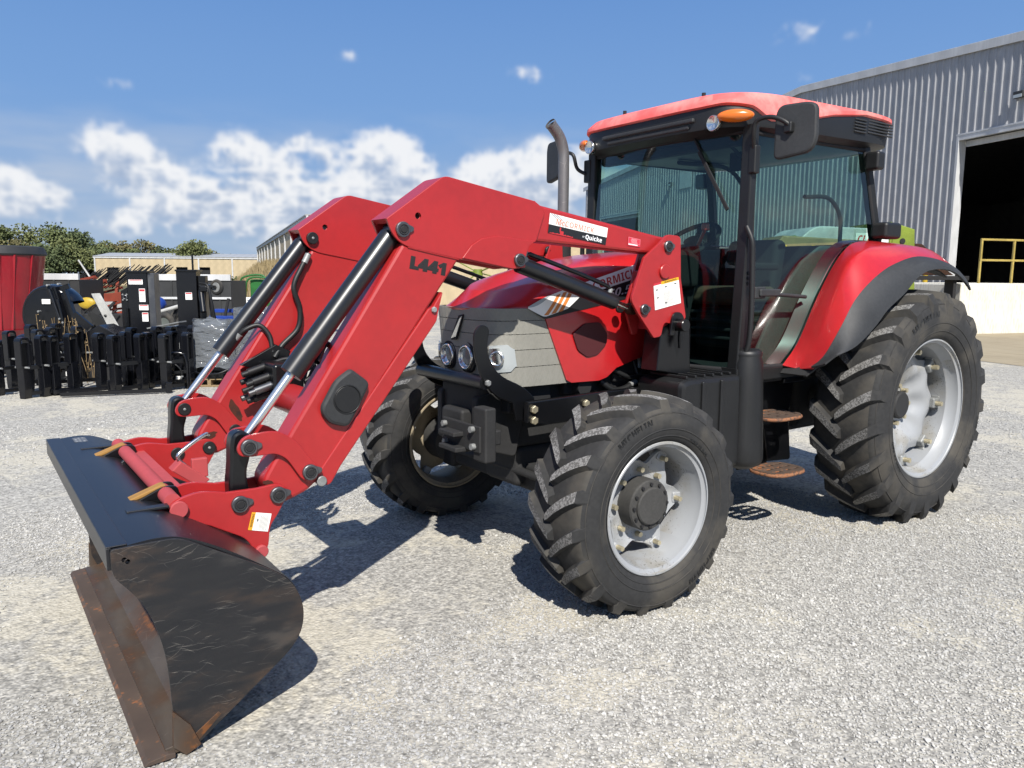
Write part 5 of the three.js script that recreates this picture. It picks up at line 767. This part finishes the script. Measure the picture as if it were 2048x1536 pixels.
// feed mixer
{
  const m = thing('feed_mixer', 'tall dark red tapered feed mixer tub with grey rim', 'feed mixer', G(-22, 18), FACE); const oval = (r, y, n = 56) => Array.from({ length: n }, (_, k) => { const a = k / n * 6.28319; return [1.15 * r * Math.cos(a), y, r * Math.sin(a)]; });
  put('tub', loft([oval(.82, .32), oval(.95, .9), oval(1.05, 1.5), oval(1.12, 2.05)], true, false), M.mixRed, m); put('rim', loft([oval(1.13, 2.02), oval(1.15, 2.06), oval(1.10, 2.22), oval(1.04, 2.24)], true, false), M.plasticGrey, m); put('base', loft([oval(.70, .12), oval(.86, .33)]), M.mixRed, m); put('inner_floor', loft([oval(.9, 1.2), oval(.92, 1.22)]), M.dark, m);
  for (const a of [.2, .55, .8, 1.1, 1.45]) put('tub_rib', [beam([1.15 * .84 * Math.cos(a), .34, .84 * Math.sin(a)], [1.15 * 1.13 * Math.cos(a), 2.03, 1.13 * Math.sin(a)], .03, .05)], M.mixRed, m);
  put('gearbox', [box(.22, .16, .16, .25, 1.45, 1.10, .02), box(.08, .6, .1, .18, .9, 1.02, .01), box(.5, .08, .08, 0, 1.15, 1.02, .01)], M.mixRed, m); decal('sticker', flat(.62, .72, 1.62, 1.72, 1.02), stickerMat, m); for (const x of [-.6, .7]) put('leg', [box(.1, .3, .1, x, .15, .3, .01)], M.dark, m);
}
// tiller with round black hood
{
  const t = thing('rotary_tiller', 'black rotary tiller standing on end with round hood and stickers', 'tiller', G(112, 13), FACE);
  const hood = (() => { const g = new THREE.TorusGeometry(.42, .06, 8, 40, Math.PI * 1.15); g.rotateZ(.5); g.scale(1, 1.1, 4); g.translate(-.05, .92, -.1); return g; })(); put('hood', hood, gloss, t); put('side_plate', [(() => { const g = lathe([[0, -.02], [.40, -.02], [.40, .02], [0, .02]], 36); g.scale(1, 1.1, 1); g.translate(-.05, .95, .10); return g; })()], M.black, t);
  put('frame', [beam([.25, 1.35, .1], [.55, .35, .1], .10, .05), beam([.12, 1.4, .15], [.42, .3, .2], .07, .05), beam([.30, 1.42, .05], [-.05, 1.30, .1], .05, .08), bx(-.5, .62, .0, .35, -.3, .1, .02), beam([.40, .95, .15], [.66, .72, .15], .05, .12)], gloss, t); put('jack', [bar([.03, 1.42, .2], [.22, .85, .24], .03), bar([.2, 1.2, .24], [.28, .75, .25], .022)], M.black, t); put('bolt', [[.06, 1.43], [.24, 1.45], [-.12, 1.0], [.22, .88], [.27, .82]].map(([x, y]) => disc(.018, .2, .28, x, y, 8)), M.galv, t); decal('sticker', flat(-.12, .02, 1.12, 1.20, .15), plainSticker, t); decal('sticker', flat(.0, .10, .52, .62, .32), plainSticker, t);
  const sc = thing('mower_deck', 'low black mower deck with a wire guard in weeds', 'mower deck', G(66, 12.2), FACE); put('deck', [(() => { const g = new THREE.SphereGeometry(.55, 28, 12, 0, 6.3, 0, 1.3); g.scale(1, .75, .6); g.translate(0, .28, 0); return g; })(), bx(-.5, .5, .05, .34, -.3, .3, .05)], M.black, sc); put('wire_guard', [0, 1, 2, 3, 4].flatMap((k) => [bar([.1 + k * .06, .72 - k * .03, .1], [.38 + k * .06, .40, .34], .007, .007, 6), bar([.1 + k * .06, .70 - k * .075, .12 + k * .05], [.36 + k * .06, .66 - k * .07, .12 + k * .05], .006, .006, 6)]), M.galv, sc);
}
// hopper trailer behind
{
  const hop = (px, d, Lh, label) => {
    const t = thing('hopper_trailer', label, 'trailer', G(px, d), FACE + .03);
    put('side', [bx(-Lh, Lh, .55, 1.46, -.02, .02, .004), bx(-Lh, Lh, .55, 1.46, -1.22, -1.18, .004), bx(-Lh, -Lh + .04, .55, 1.46, -1.2, 0), bx(Lh - .04, Lh, .55, 1.46, -1.2, 0), bx(-Lh, Lh, .5, .56, -1.2, 0)], M.plasticGrey, t); put('top_rail', [bx(-Lh, Lh, 1.46, 1.62, -.04, .05, .01)], M.trimWhite, t); put('mid_rail', [bx(-Lh, Lh, .98, 1.04, .022, .06, .008)], M.trimWhite, t); const n = Math.round(Lh * 4.6); for (let k = 0; k < n; k++) put('rib', [bx(-Lh + .1 + k * 2 * Lh / n, -Lh + .14 + k * 2 * Lh / n, .56, 1.52, .022, .045, .004)], M.plasticGrey, t); put('chute', [bx(-.1, .08, .45, 1.0, .062, .10, .01)], M.white, t); put('wheel', [(() => { const g = new THREE.TorusGeometry(.28, .11, 10, 24); g.translate(-.2, .4, .1); return g; })(), disc(.22, .06, .14, -.2, .4)], M.rubber, t); for (const x of [Lh - .35, -Lh + .2]) put('skid', [bx(x, x + .1, 0, .5, -1.1, -.1)], M.dark, t);
  };
  hop(121, 20, .56, 'short dark steel hopper with pale top rail behind the tiller'); hop(386, 20, 1.02, 'dark steel hopper with pale top rail behind the auger housing');
}
// upright black boxes with stickers
{
  const t = thing('snow_blade', 'upright black steel box attachment with four white stickers', 'attachment', G(278, 13), FACE + .06);
  put('body', [bx(-.16, .17, .0, 1.655, -.22, .0, .008), bx(-.19, .22, 1.645, 1.675, -.26, .02, .004)], gloss, t); put('side_bracket', [ext([[-.27, .55], [-.27, 1.34], [-.16, 1.40], [-.16, .5]], -.1, .0, .004), bar([-.19, .75, .02], [-.19, 1.05, .02], .045)], M.black, t); put('end_plate', [bx(.172, .28, .1, 1.64, -.24, -.02, .006)], M.steel, t); put('bolt', [[-.235, 1.28], [-.17, 1.28], [-.235, 1.19], [-.17, 1.19]].map(([x, y]) => disc(.015, .0, .02, x, y, 8)), M.galv, t); put('bearing', [new THREE.TorusGeometry(.03, .012, 8, 20).translate(-.2, 1.235, .006)], M.steel, t);
  for (const q of [[-.13, .10, 1.45, 1.53], [.03, .13, 1.16, 1.38], [.02, .22 - .05, 1.02, 1.11], [.06, .16, .83, .98]]) decal('sticker', flat(...q, .002), stickerMat, t, 'white and red sticker');
  const u = thing('auger_housing', 'upright black auger housing with hoses and one white sticker', 'attachment', G(376, 13), FACE + .06); put('body', [bx(-.16, .17, .3, 1.68, -.22, 0, .008), bx(-.17, .2, 1.67, 1.70, -.24, .02, .004)], gloss, u); put('post', [bar([.09, 1.68, -.1], [.09, 1.95, -.1], .016), bx(-.14, .14, 0, .3, -.2, -.02)], M.black, u); put('side_arm', [bx(.18, .30, .7, 1.6, -.2, -.05, .01), bar([.24, 1.35, 0], [.30, 1.0, .1], .05), box(.12, .10, .1, .3, 1.38, .02, .02)], M.black, u); for (const k of [0, 1, 2]) put('hose', tube([[.22, 1.48 - k * .05, 0], [.36, 1.45 - k * .04, .05], [.42, 1.2, .08], [.40 + k * .03, .85, .06]], .014), M.blackSat, u); decal('sticker', flat(-.02, .09, 1.2, 1.32, .002), stickerMat, u);
  const cw = thing('caster_wheel', 'small grey caster wheel on a raised arm', 'wheel', G(437, 13.6), FACE - .4); put('tyre', [(() => { const g = new THREE.TorusGeometry(.105, .035, 10, 28); g.translate(0, 1.40, 0); return g; })()], M.rubber, cw); put('rim', [disc(.085, -.03, .03, 0, 1.40, 24)], M.galv, cw); put('arm', [beam([-.22, 1.43, 0], [0, 1.41, .05], .05, .04), beam([-.22, 1.43, 0], [-.05, .6, 0], .06, .05), bx(-.25, .2, 0, .6, -.1, .1, .02)], M.black, cw); put('hub', [disc(.025, .03, .06, 0, 1.40)], M.dark, cw);
  const dr = thing('drum_guard', 'squat black rounded drum guard with a grey top and sticker', 'attachment', G(334, 12.1), FACE); put('drum', [(() => { const g = new THREE.CylinderGeometry(.36, .36, .5, 40); g.rotateX(Math.PI / 2); g.translate(.02, .45, -.2); return g; })(), bx(-.3, .36, 0, .42, -.44, .03, .04)], gloss, dr); put('top_plate', [beam([-.3, .78, -.1], [.2, .88, -.1], .3, .02)], M.galv, dr); decal('sticker', flat(.08, .2, .46, .56, .055), plainSticker, dr);
  const pl = thing('leaning_sheet', 'white steel sheet with a round hole leaning on machines', 'sheet', G(210, 14.6), FACE); const pg = ext([[.07, .60], [.28, .60], [-.06, 1.26], [-.22, 1.25]], -.01, .01, .003, .005, [[.02, .83, .03]]); put('plate', pg, M.white, pl); put('prop', [bx(.1, .14, 0, .62, -.15, -.1), bx(.22, .26, 0, .62, -.15, -.1), bx(.05, .3, .56, .6, -.15, .02)], M.dark, pl);
  const gr = thing('screen_rack', 'dark slatted screen rack leaning toward the white sheet', 'rack', G(200, 13.3), FACE); for (let k = 0; k < 7; k++) put('slat', [beam([-.20 + k * .035, .98 - k * .012, 0], [.12 + k * .035, .48 - k * .012, .06], .02, .02)], M.plasticGrey, gr); put('plate', [ext([[-.28, .86], [-.06, 1.06], [.02, .95], [-.2, .72]], -.03, -.01, .003)], M.plasticGrey, gr); put('stand', [bx(.1, .3, 0, .46, -.1, .06, .01)], M.dark, gr);
  const bl = thing('black_hopper', 'black wedge shaped hopper with a pale edge strip behind uprights', 'hopper', G(158, 11.7), FACE); put('body', [ext([[-.28, .22], [.45, .22], [.55, .72], [.3, .85], [-.32, .52], [-.27, .38]], -.45, .0, .01)], gloss, bl); put('edge_strip', [bx(-.27, .40, .42, .445, .0, .02, .004)], M.galv, bl); decal('sticker', flat(-.06, .02, .12 + .12, .32, .006), plainSticker, bl); put('foot', [bx(-.2, .4, 0, .22, -.4, -.02)], M.dark, bl);
}
// skid mounts, loops and brackets among the uprights
for (const [px, d, w, h, l] of [[128, 11.0, .34, .62, 'low black tubular mount frame left of the wedge hopper'], [246, 11.5, .30, .66, 'black tubular mount frame between two upright pairs'], [312, 11.4, .28, .7, 'narrow black mount frame before the drum guard'], [350, 10.9, .24, .5, 'small black mount frame beside the wrapped pallet']]) {
  const t = thing('mount_frame', l, 'mount frame', G(px, d), FACE + .2); put('hoop', tube([[-w / 2, 0, 0], [-w / 2, h * .8, 0], [-w / 3, h, 0], [w / 3, h, 0], [w / 2, h * .8, 0], [w / 2, 0, 0]], .018), gloss, t); put('cross_bar', [beam([-w / 2, h * .45, 0], [w / 2, h * .5, 0], .04, .04), beam([-w / 2, .12, 0], [w / 2, .12, .1], .05, .04)], M.black, t); put('hose_loop', tube([[-w * .4, h * .5, .03], [-w * .1, h * .72, .08], [w * .25, h * .55, .08], [w * .2, h * .3, .05], [-w * .1, h * .22, .06]], .010), M.blackSat, t); put('coupler', [bar([w * .2, h * .3, .05], [w * .3, h * .38, .07], .016)], M.galv, t); put('plate', [ext([[-w * .4, .1], [w * .4, .1], [w * .3, h * .42], [-w * .2, h * .4]], -.03, -.01, .003)], M.black, t); decal('sticker', flat(-.03, .03, h * .26, h * .36, -.008), plainSticker, t);
}
// wrapped pallets
function pallet(t, w, d) { for (const x of [-w / 2 + .05, 0, w / 2 - .05]) put('stringer', [bx(x - .025, x + .025, .02, .10, -d, 0, .002)], M.wood, t); for (let k = 0; k < 6; k++) put('deck_board', [bx(-w / 2, w / 2, .101, .118, -d + k * (d - .09) / 5, -d + k * (d - .09) / 5 + .09, .002)], M.wood, t); put('lead_board', [bx(-w / 2, w / 2, 0, .019, -.09, 0, .002)], M.wood, t); }
{
  const a = thing('wrapped_pallet', 'clear film wrapped load on a wooden pallet before the upright housing', 'pallet load', G(412, 11.1), FACE); pallet(a, .62, .7);
  put('load', [bx(-.22, .24, .20, .88, -.6, -.10, .03), bx(-.28, .26, .12, .2, -.65, -.03, .01)], M.black, a); put('frame_foot', [tube([[-.28, .24, -.02], [-.1, .20, .04], [.15, .20, .05], [.3, .26, 0]], .015), ...[-.2, -.1, 0, .1, .2].map((x) => bar([x, .13, .02], [x, .22, .03], .014))], M.black, a);
  const gr = grid(26, 18, (u, v) => { const an = u * 6.28319, ca = Math.cos(an), sa = Math.sin(an), e = .35, y = .27 + .70 * v; const n = .035 * (fbm(u * 18, v * 6, 0, 7, 3) - .5); return [.01 + (.29 - .03 * v + n) * Math.sign(ca) * Math.pow(Math.abs(ca), e), y + .02 * Math.sin(u * 31), -.34 + (.31 + n) * Math.sign(sa) * Math.pow(Math.abs(sa), e)]; }); put('film_wrap', slabFrom(gr, .002), M.film, a, 'shiny clear stretch film');
  const b = thing('wrapped_pallet', 'film wrapped pale boxes on a pallet behind the loader arm', 'pallet load', G(505, 13.2), FACE); pallet(b, .8, .7); put('load', [bx(-.32, .3, .12, 1.0, -.6, -.05, .02)], M.galv, b); const g2 = grid(24, 14, (u, v) => { const an = u * 6.28319, ca = Math.cos(an), sa = Math.sin(an), n = .03 * (fbm(u * 16, v * 6, 0, 9, 3) - .5); return [(.36 + n) * Math.sign(ca) * Math.pow(Math.abs(ca), .3), .16 + .9 * v, -.33 + (.33 + n) * Math.sign(sa) * Math.pow(Math.abs(sa), .3)]; }); put('film_wrap', slabFrom(g2, .002), M.film, b, 'shiny clear stretch film'); decal('sticker', flat(-.1, .02, .98, 1.24, -.02), plainSticker, b); put('post', [bx(.03, .1, .12, 1.3, -.12, -.06)], M.dark, b);
}
// red harrow with black tines, blue and yellow implements
{
  const h = thing('tine_harrow', 'folded rust red tine harrow with rows of black tines', 'harrow', G(236, 22), FACE); for (let k = 0; k < 15; k++) { const x = -1.3 + 2.5 * hash2(k, 1, 4), y = .5 + 1.0 * hash2(k, 2, 4); put('frame_bar', [beam([x - .6, y - .1, -.6 * hash2(k, 3, 4)], [x + .7, y + .35 * hash2(k, 5, 4), .3 - .6 * hash2(k, 4, 4)], .06, .06)], M.orangeRed, h); } for (const x of [-1.1, -.2, .8]) put('frame_post', [beam([x, 0, 0], [x + .2, 1.5, -.2], .08, .08)], M.orangeRed, h); put('main_beam', [ext([[-1.1, 1.0], [.7, 1.15], [.75, .9], [.2, .85], [-.9, .82]], -.1, .05, .01)], M.orangeRed, h);
  const tin = []; for (let k = 0; k < 150; k++) { const x = -1.3 + 2.7 * hash2(k, 7, 4), y = 1.25 + .25 * hash2(k, 8, 4) + .22 * (x + 1.3) / 2.7; tin.push(bar([x - .25, y - .15, -.3 * hash2(k, 9, 4)], [x + .22, y + .18 + .1 * hash2(k, 6, 4), -.3 * hash2(k, 9, 4)], .013, .013, 5)); } const tn = put('tines', tin, M.dark, h); tn.userData.kind = 'stuff'; put('pole', [bar([-.95, 2.0, .1], [-.55, 1.35, .1], .025)], M.white, h);
  const b = thing('blue_seeder', 'blue and black implement behind the upright housings', 'implement', G(330, 16), FACE); put('hopper', [(() => { const g = new THREE.SphereGeometry(.2, 20, 12); g.scale(1.2, .9, 1); g.translate(-.2, 1.0, 0); return g; })()], M.blue, b); put('frame', [beam([-.3, .9, 0], [.8, 1.05, 0], .06, .06), beam([.0, .3, 0], [.3, 1.0, 0], .06, .06), bx(-.4, .7, .2, .5, -.2, .1, .02)], M.dark, b); put('cylinder', [bar([-.05, .85, .1], [.45, 1.0, .1], .04)], M.white, b); put('wheel', [(() => { const g = new THREE.TorusGeometry(.17, .06, 10, 24); g.translate(.05, .62, .15); return g; })()], M.rubber, b); put('rim', [disc(.13, .12, .18, .05, .62)], M.trimGreen, b);
  const b2 = thing('blue_cultivator', 'blue framed cultivator with black legs in front of bank', 'cultivator', G(450, 17), FACE); put('frame', [bx(-.6, .6, .62, .72, -.1, .1, .01), bx(-.3, .5, .78, .86, -.3, -.2, .01)], M.blue, b2); for (let k = 0; k < 6; k++) put('leg', [tube([[-.5 + k * .2, .65, 0], [-.45 + k * .2, .4, .1], [-.55 + k * .2, 0, .12]], .02)], M.dark, b2); put('mast', [beam([0, .7, 0], [.1, 1.1, 0], .05, .05)], M.dark, b2);
  const y = thing('yellow_spreader', 'yellow disc implement beside the white sheet', 'implement', G(186, 17), FACE); put('shield', [(() => { const g = new THREE.SphereGeometry(.16, 20, 10); g.scale(1.2, .8, .4); g.translate(-.10, .98, 0); return g; })()], M.yellow, y); put('frame', [bx(-.3, .7, .2, .75, -.3, -.05, .03), beam([-.2, .3, 0], [.5, 1.0, 0], .05, .05), bx(-.25, -.2, 0, .9, -.1, -.05)], M.dark, y); put('hose', tube([[-.1, .8, .1], [.2, .95, .15], [.4, .7, .15], [.6, .85, .1]], .02), M.blackSat, y);
  const gp = thing('green_planter', 'green and yellow planter with tubular guards before the grassy bank', 'planter', G(505, 28), FACE); put('hopper', [bx(-.9, -.25, 1.0, 1.35, -.4, .0, .04), bx(.45, 1.1, .95, 1.3, -.4, 0, .04)], M.yellow, gp); put('guard', [tube([[-.35, .6, 0], [-.35, 1.45, 0], [-.2, 1.55, 0], [.5, 1.55, 0], [.5, .6, 0]], .035), tube([[-.2, .6, .1], [-.1, 1.4, .1], [.1, 1.52, .1], [.7, 1.5, .1]], .035)], M.green, gp); put('box', [bx(-.05, .45, .7, 1.45, -.3, -.02, .05), bx(-1.1, 1.3, .5, .62, -.3, .1, .01)], M.green, gp); for (const x of [-.8, .9]) put('wheel', [(() => { const g = new THREE.TorusGeometry(.25, .09, 10, 20); g.translate(x, .34, .05); return g; })()], M.rubber, gp);
  const lm = thing('lime_rake', 'lime green rotary rake with splayed arms before the hedge', 'hay rake', G(955, 30), FACE); put('rotor', [(() => { const g = new THREE.CylinderGeometry(.16, .2, .25, 20); g.translate(0, 1.75, 0); return g; })()], M.lime, lm); for (let k = 0; k < 9; k++) { const a = k / 9 * 6.283; put('arm', [bar([0, 1.75, 0], [1.0 * Math.cos(a), 1.75 + .5 * Math.sin(a * 2 + 1), 1.0 * Math.sin(a)], .025, .02, 8)], M.lime, lm); } put('stand', [bar([0, 0, 0], [0, 1.7, 0], .06), beam([-.9, .6, 0], [.9, .6, 0], .08, .08), bx(-1.6, 1.6, 1.38, 1.46, -.2, -.1), bx(-.9, -.84, 0, .6, -.03, .03), bx(.84, .9, 0, .6, -.03, .03)], M.dark, lm);
  const wt = thing('white_trailer', 'small white flatbed trailer parked before the hedge', 'trailer', G(930, 44), FACE); put('bed', [bx(-.9, .9, .5, 1.15, -.6, 0, .03), bx(-1.2, 1.6, .42, .52, -.7, .1, .02)], M.white, wt); put('drawbar', [beam([-.4, .2, .2], [1.6, .9, .2], .06, .06)], M.white, wt); for (const x of [-.4, .5]) put('wheel', [(() => { const g = new THREE.TorusGeometry(.22, .09, 10, 20); g.translate(x, .31, .1); return g; })()], M.rubber, wt);
  const gk = thing('green_gate_stack', 'green and black tubular frames stacked beyond the loader arms', 'frame stack', G(672, 22), FACE); put('tube_frame', [tube([[-.4, 0, 0], [-.4, 1.1, 0], [-.2, 1.25, 0], [.4, 1.2, 0], [.5, 0, 0]], .03), beam([-.4, .6, 0], [.5, .7, 0], .05, .05)], M.green, gk); put('rack', [bx(-.5, .5, .75, .85, -.3, .2, .01), beam([-.5, .2, .1], [.4, .9, .1], .06, .06), bx(-.52, -.46, 0, .8, -.2, .1), bx(.46, .52, 0, .8, -.2, .1)], M.dark, gk);
}
// ---------------------------------------------------------------- tan sheds, bank, trees
function shed(name, label, a, b, h, deep, openings) {
  const dx = b[0] - a[0], dz = b[2] - a[2], len = Math.hypot(dx, dz), t = thing(name, label, 'building', a, Math.atan2(-dz, dx)); const n = Math.max(4, Math.round(len / 1.5));
  for (let k = 0; k < n; k++) { const x0 = k / n * len, x1 = (k + 1) / n * len; const o = openings.find(([p, q]) => (x0 + x1) / 2 > p && (x0 + x1) / 2 < q); if (o) { put('wall_panel', [bx(x0, x1, o[2], h, -.06, 0)], M.tan, t); put('opening', [bx(x0, x1, 0, o[2], -.5, -.4)], M.dark, t); } else put('wall_panel', [bx(x0, x1, 0, h, -.06, 0)], M.tan, t); }
  for (let k = 0; k <= n; k += n > 14 ? 3 : 1) put('downpipe', [bx(k / n * len - .09, k / n * len + .09, 0, h, .002, .09)], M.trimWhite, t); put('gutter', [bx(-.2, len + .2, h - .12, h + .12, .0, .10)], M.trimWhite, t); put('end_wall', [bx(0, .06, 0, h, -deep, -.07), bx(len - .06, len, 0, h, -deep, -.07), bx(0, len, 0, h, -deep, -deep + .06)], M.tan, t);
  const rf = ext([[0, h + .1], [-deep / 2, h + deep * .06], [-deep, h + .1]], 0, len, 0); rf.rotateY(Math.PI / 2); rf.translate(0, 0, 0); const rf2 = loft([[[-.2, h + .1, .15], [len + .2, h + .1, .15], [len + .2, h + .16, .15], [-.2, h + .16, .15]], [[-.2, h + deep * .05, -deep / 2], [len + .2, h + deep * .05, -deep / 2], [len + .2, h + deep * .05 + .08, -deep / 2], [-.2, h + deep * .05 + .08, -deep / 2]], [[-.2, h + .1, -deep], [len + .2, h + .1, -deep], [len + .2, h + .16, -deep], [-.2, h + .16, -deep]]]); put('roof', rf2, M.roofing, t); return t;
}
shed('tan_shed', 'long low tan metal shed with white gutter and dark openings', G(198, 108), G(535, 112), 3.9, 14, [[1.2, 3.4, 2.5], [10.2, 12.4, 2.6], [13, 15, 2.6]]);
shed('tan_shed', 'tan metal building with dark roof edge above the grassy bank', G(521, 84), G(622, 38), 4.35, 16, []);
{
  const c = G(560, 46), gr = grid(40, 14, (u, v) => { const px = 430 + 250 * u, d = 62 - 30 * v, p = G(px, d); const y = 2.2 * Math.sin(Math.PI * Math.min(1, v * 1.05)) * sm(0, .45, u) * (1 - .6 * sm(.75, 1, u)) + .25 * (fbm(u * 20, v * 8, 0, 5, 3) - .5) - .05; return [p[0], Math.max(-.05, y * (1 - .2 * v)), p[2]]; });
  M.dryGrass = std({ color: L(.22, .18, .09), map: M.grassGround.map, roughness: 1 }); const b = put('hill_bank', patch(40, 14, (u, v) => gr[Math.round(v * 14)][Math.round(u * 40)]), M.dryGrass); b.userData.kind = 'structure';
  const bl = []; const pos = [], idx = []; for (let k = 0; k < 26000; k++) { const u = rnd(), v = rnd() * .92; const i = Math.min(39, Math.floor(u * 40)), j = Math.min(13, Math.floor(v * 14)), q = gr[j][i], q2 = gr[j + 1][i + 1], f = rnd(), g = rnd(); const x = q[0] + (gr[j][i + 1][0] - q[0]) * f + (gr[j + 1][i][0] - q[0]) * g, z = q[2] + (gr[j][i + 1][2] - q[2]) * f + (gr[j + 1][i][2] - q[2]) * g, y = q[1] + (q2[1] - q[1]) * (f + g) / 2; const h = rr(.25, .75), a = rnd() * 6.28, w = .05; const o = pos.length / 3; pos.push(x - Math.cos(a) * w, y - .05, z - Math.sin(a) * w, x + Math.cos(a) * w, y - .05, z + Math.sin(a) * w, x + rr(-.15, .15), y + h, z + rr(-.15, .15)); idx.push(o, o + 1, o + 2); }
  const g = new THREE.BufferGeometry(); g.setAttribute('position', new THREE.Float32BufferAttribute(pos, 3)); g.setIndex(idx); g.computeVertexNormals(); const m = put('dry_grass', g, std({ color: L(.27, .21, .11), roughness: 1 })); m.userData = { kind: 'stuff', label: 'dry brown grass covering the bank', category: 'grass' };
}
function leaves(lobes, n, size, flatY = 1) { // leaf-sized faces through the lobes' volume, clumped
  const pos = [], idx = []; const tot = lobes.reduce((t, l) => t + l[3] ** 2, 0);
  for (const [lx, ly, lz, r] of lobes) { const clumps = Math.max(6, Math.round(n * r * r / tot / 14)); for (let c = 0; c < clumps; c++) { const th = rnd() * 6.283, ph = Math.acos(rr(-1, 1)), rad = r * (.45 + .6 * Math.pow(rnd(), .6)); const cx = lx + rad * Math.sin(ph) * Math.cos(th), cy = ly + rad * Math.cos(ph) * flatY, cz = lz + rad * Math.sin(ph) * Math.sin(th); for (let k = 0; k < 14; k++) { const x = cx + rr(-1, 1) * size * 2.2, y = cy + rr(-1, 1) * size * 1.8, z = cz + rr(-1, 1) * size * 2.2, a = V(rr(-1, 1), rr(-1, 1), rr(-1, 1)).normalize(), b = V(rr(-1, 1), rr(-1, 1), rr(-1, 1)).cross(a).normalize(), s = size * rr(.5, 1.1), o = pos.length / 3; for (const [p, q] of [[-1, 0], [0, -.6], [1, 0], [0, .6]]) pos.push(x + (a.x * p + b.x * q) * s, y + (a.y * p + b.y * q) * s, z + (a.z * p + b.z * q) * s); idx.push(o, o + 1, o + 2, o, o + 2, o + 3); } } }
  const g = new THREE.BufferGeometry(); g.setAttribute('position', new THREE.Float32BufferAttribute(pos, 3)); g.setIndex(idx); g.computeVertexNormals(); return g;
}
const leafM = [leafMat(.19, .23, .105), leafMat(.235, .265, .12), leafMat(.155, .20, .10), leafMat(.28, .255, .135)];
function tree(px, topY, wpx, d, k, label, thin = 1) {
  const p = G(px, d), H = (552 - topY) / 1539 * d + 1.6, Wd = wpx / 1539 * d / 2, t = thing('broadleaf_tree', label, 'tree', p, rnd() * 6, 'trees along the far edge of the lot');
  const trunk = [bar([0, 0, 0], [0, H * .5, 0], .22, .14, 8)], lobes = []; const nl = 9; for (let i = 0; i < nl; i++) { const a = i / nl * 6.28 + rnd(), r = Wd * rr(.32, .55), y = H * rr(.32, .86), off = (Wd - r) * Math.sqrt(Math.max(.05, 1 - Math.pow((y / H - .5) * 1.7, 2))); const c = [Math.cos(a) * off, Math.min(y, H - r * .9), Math.sin(a) * off]; lobes.push([...c, r]); trunk.push(bar([0, H * .3, 0], c, .09, .03, 5)); } lobes.push([0, H - Wd * .42, 0, Wd * .45]);
  put('trunk', trunk, M.bark, t); put('crown', leaves(lobes, 5200 * thin, .24 * (d / 110)), leafM[k], t); return t;
}
for (const [px, ty, w, d, k, l, th] of [[6, 457, 62, 118, 0, 'tall dense green tree at the end of the tree line', 1], [62, 459, 80, 122, 1, 'tall loose olive green tree with gaps in its crown', .6], [122, 456, 84, 116, 0, 'tallest rounded green tree beside the tan shed', 1], [160, 470, 66, 120, 2, 'dark green tree with a narrow crown beside the tallest', 1], [30, 492, 90, 104, 3, 'low bushy olive tree behind the feed mixer', 1], [96, 500, 110, 104, 2, 'low wide dark tree behind the tiller', 1.1], [212, 492, 70, 134, 1, 'small pale green tree behind the tan shed', .8], [252, 494, 60, 134, 3, 'small olive tree behind the tan shed roof', .8], [292, 486, 74, 138, 3, 'thin half bare tree above the tan shed', .35], [332, 503, 64, 134, 2, 'low dark tree above the tan shed roof', .8], [401, 489, 78, 114, 1, 'round green tree standing alone beyond the shed roof', 1.2], [446, 517, 36, 150, 3, 'tiny thin distant tree beside the round one', .4], [180, 505, 80, 112, 1, 'low bushy tree touching the tan shed end', .9], [496, 519, 26, 150, 2, 'tiny dark distant tree beside the second shed', .4], [232, 506, 90, 128, 2, 'low wide green tree in the gap above the shed roof', .9], [356, 507, 60, 132, 1, 'low pale tree beside the round green one', .8], [270, 504, 70, 126, 0, 'low green tree under the half bare one', .8], [145, 488, 70, 108, 1, 'mid height pale tree in front of the tallest', .9], [424, 508, 44, 124, 3, 'low olive bush tree under the round green one', .7]]) tree(px, ty, w, d, k, l, th);
// hedge bank beyond the hood, brush
for (const [px, d, w, h, k, l] of [[880, 52, 3.2, 3.4, 3, 'brown green bush left of the white trailer'], [935, 54, 3.6, 3.6, 1, 'leafy bush directly behind the white trailer'], [990, 52, 3.4, 3.4, 3, 'brown bush behind the lime rake'], [1050, 53, 3.6, 3.4, 1, 'green bush hidden partly by the hood'], [640, 44, 2.2, 1.8, 3, 'low brown bush between the loader arms'], [470, 58, 1.3, 1.5, 2, 'small dark shrub on the grassy bank']]) { const t = thing('hedge_bush', l, 'bush', G(px, d), 0, 'bushes along the bank'); const lobes = []; for (let i = 0; i < 7; i++) lobes.push([rr(-.6, .6) * w, rr(.2, .72) * h, rr(-.3, .3) * w, h * .3]); put('foliage', leaves(lobes, 2200, .12), leafM[k], t); put('stem', lobes.map((l) => bar([l[0] * .5, 0, l[2] * .5], [l[0], l[1], l[2]], .04, .02, 5)), M.bark, t); }
{ // dry weeds among the attachments
  const stem = []; for (let k = 0; k < 130; k++) { const px = [rr(78, 180), rr(-5, 70), rr(330, 480)][k % 3 === 2 ? (k % 2) * 2 : 0], p = G(px, rr(11.2, 13.2)), h = rr(.25, .95) * (px < 200 && px > 75 ? 1 : .55), lx = rr(-.12, .12), lz = rr(-.12, .12); stem.push(tube([[p[0], 0, p[2]], [p[0] + lx * .4, h * .5, p[2] + lz * .4], [p[0] + lx, h, p[2] + lz]], .004, 5, 4)); for (let j = 0; j < 5; j++) { const t = rr(.4, 1), y = h * t; const g = new THREE.TetrahedronGeometry(rr(.008, .02)); g.translate(p[0] + lx * t + rr(-.03, .03), y, p[2] + lz * t + rr(-.03, .03)); stem.push(g); } }
  const m = put('dry_weeds', stem, std({ color: L(.26, .18, .09), roughness: 1 })); m.userData = { kind: 'stuff', label: 'dry brown weeds growing among the stored attachments', category: 'weeds' };
}
renderer.render(scene, camera);
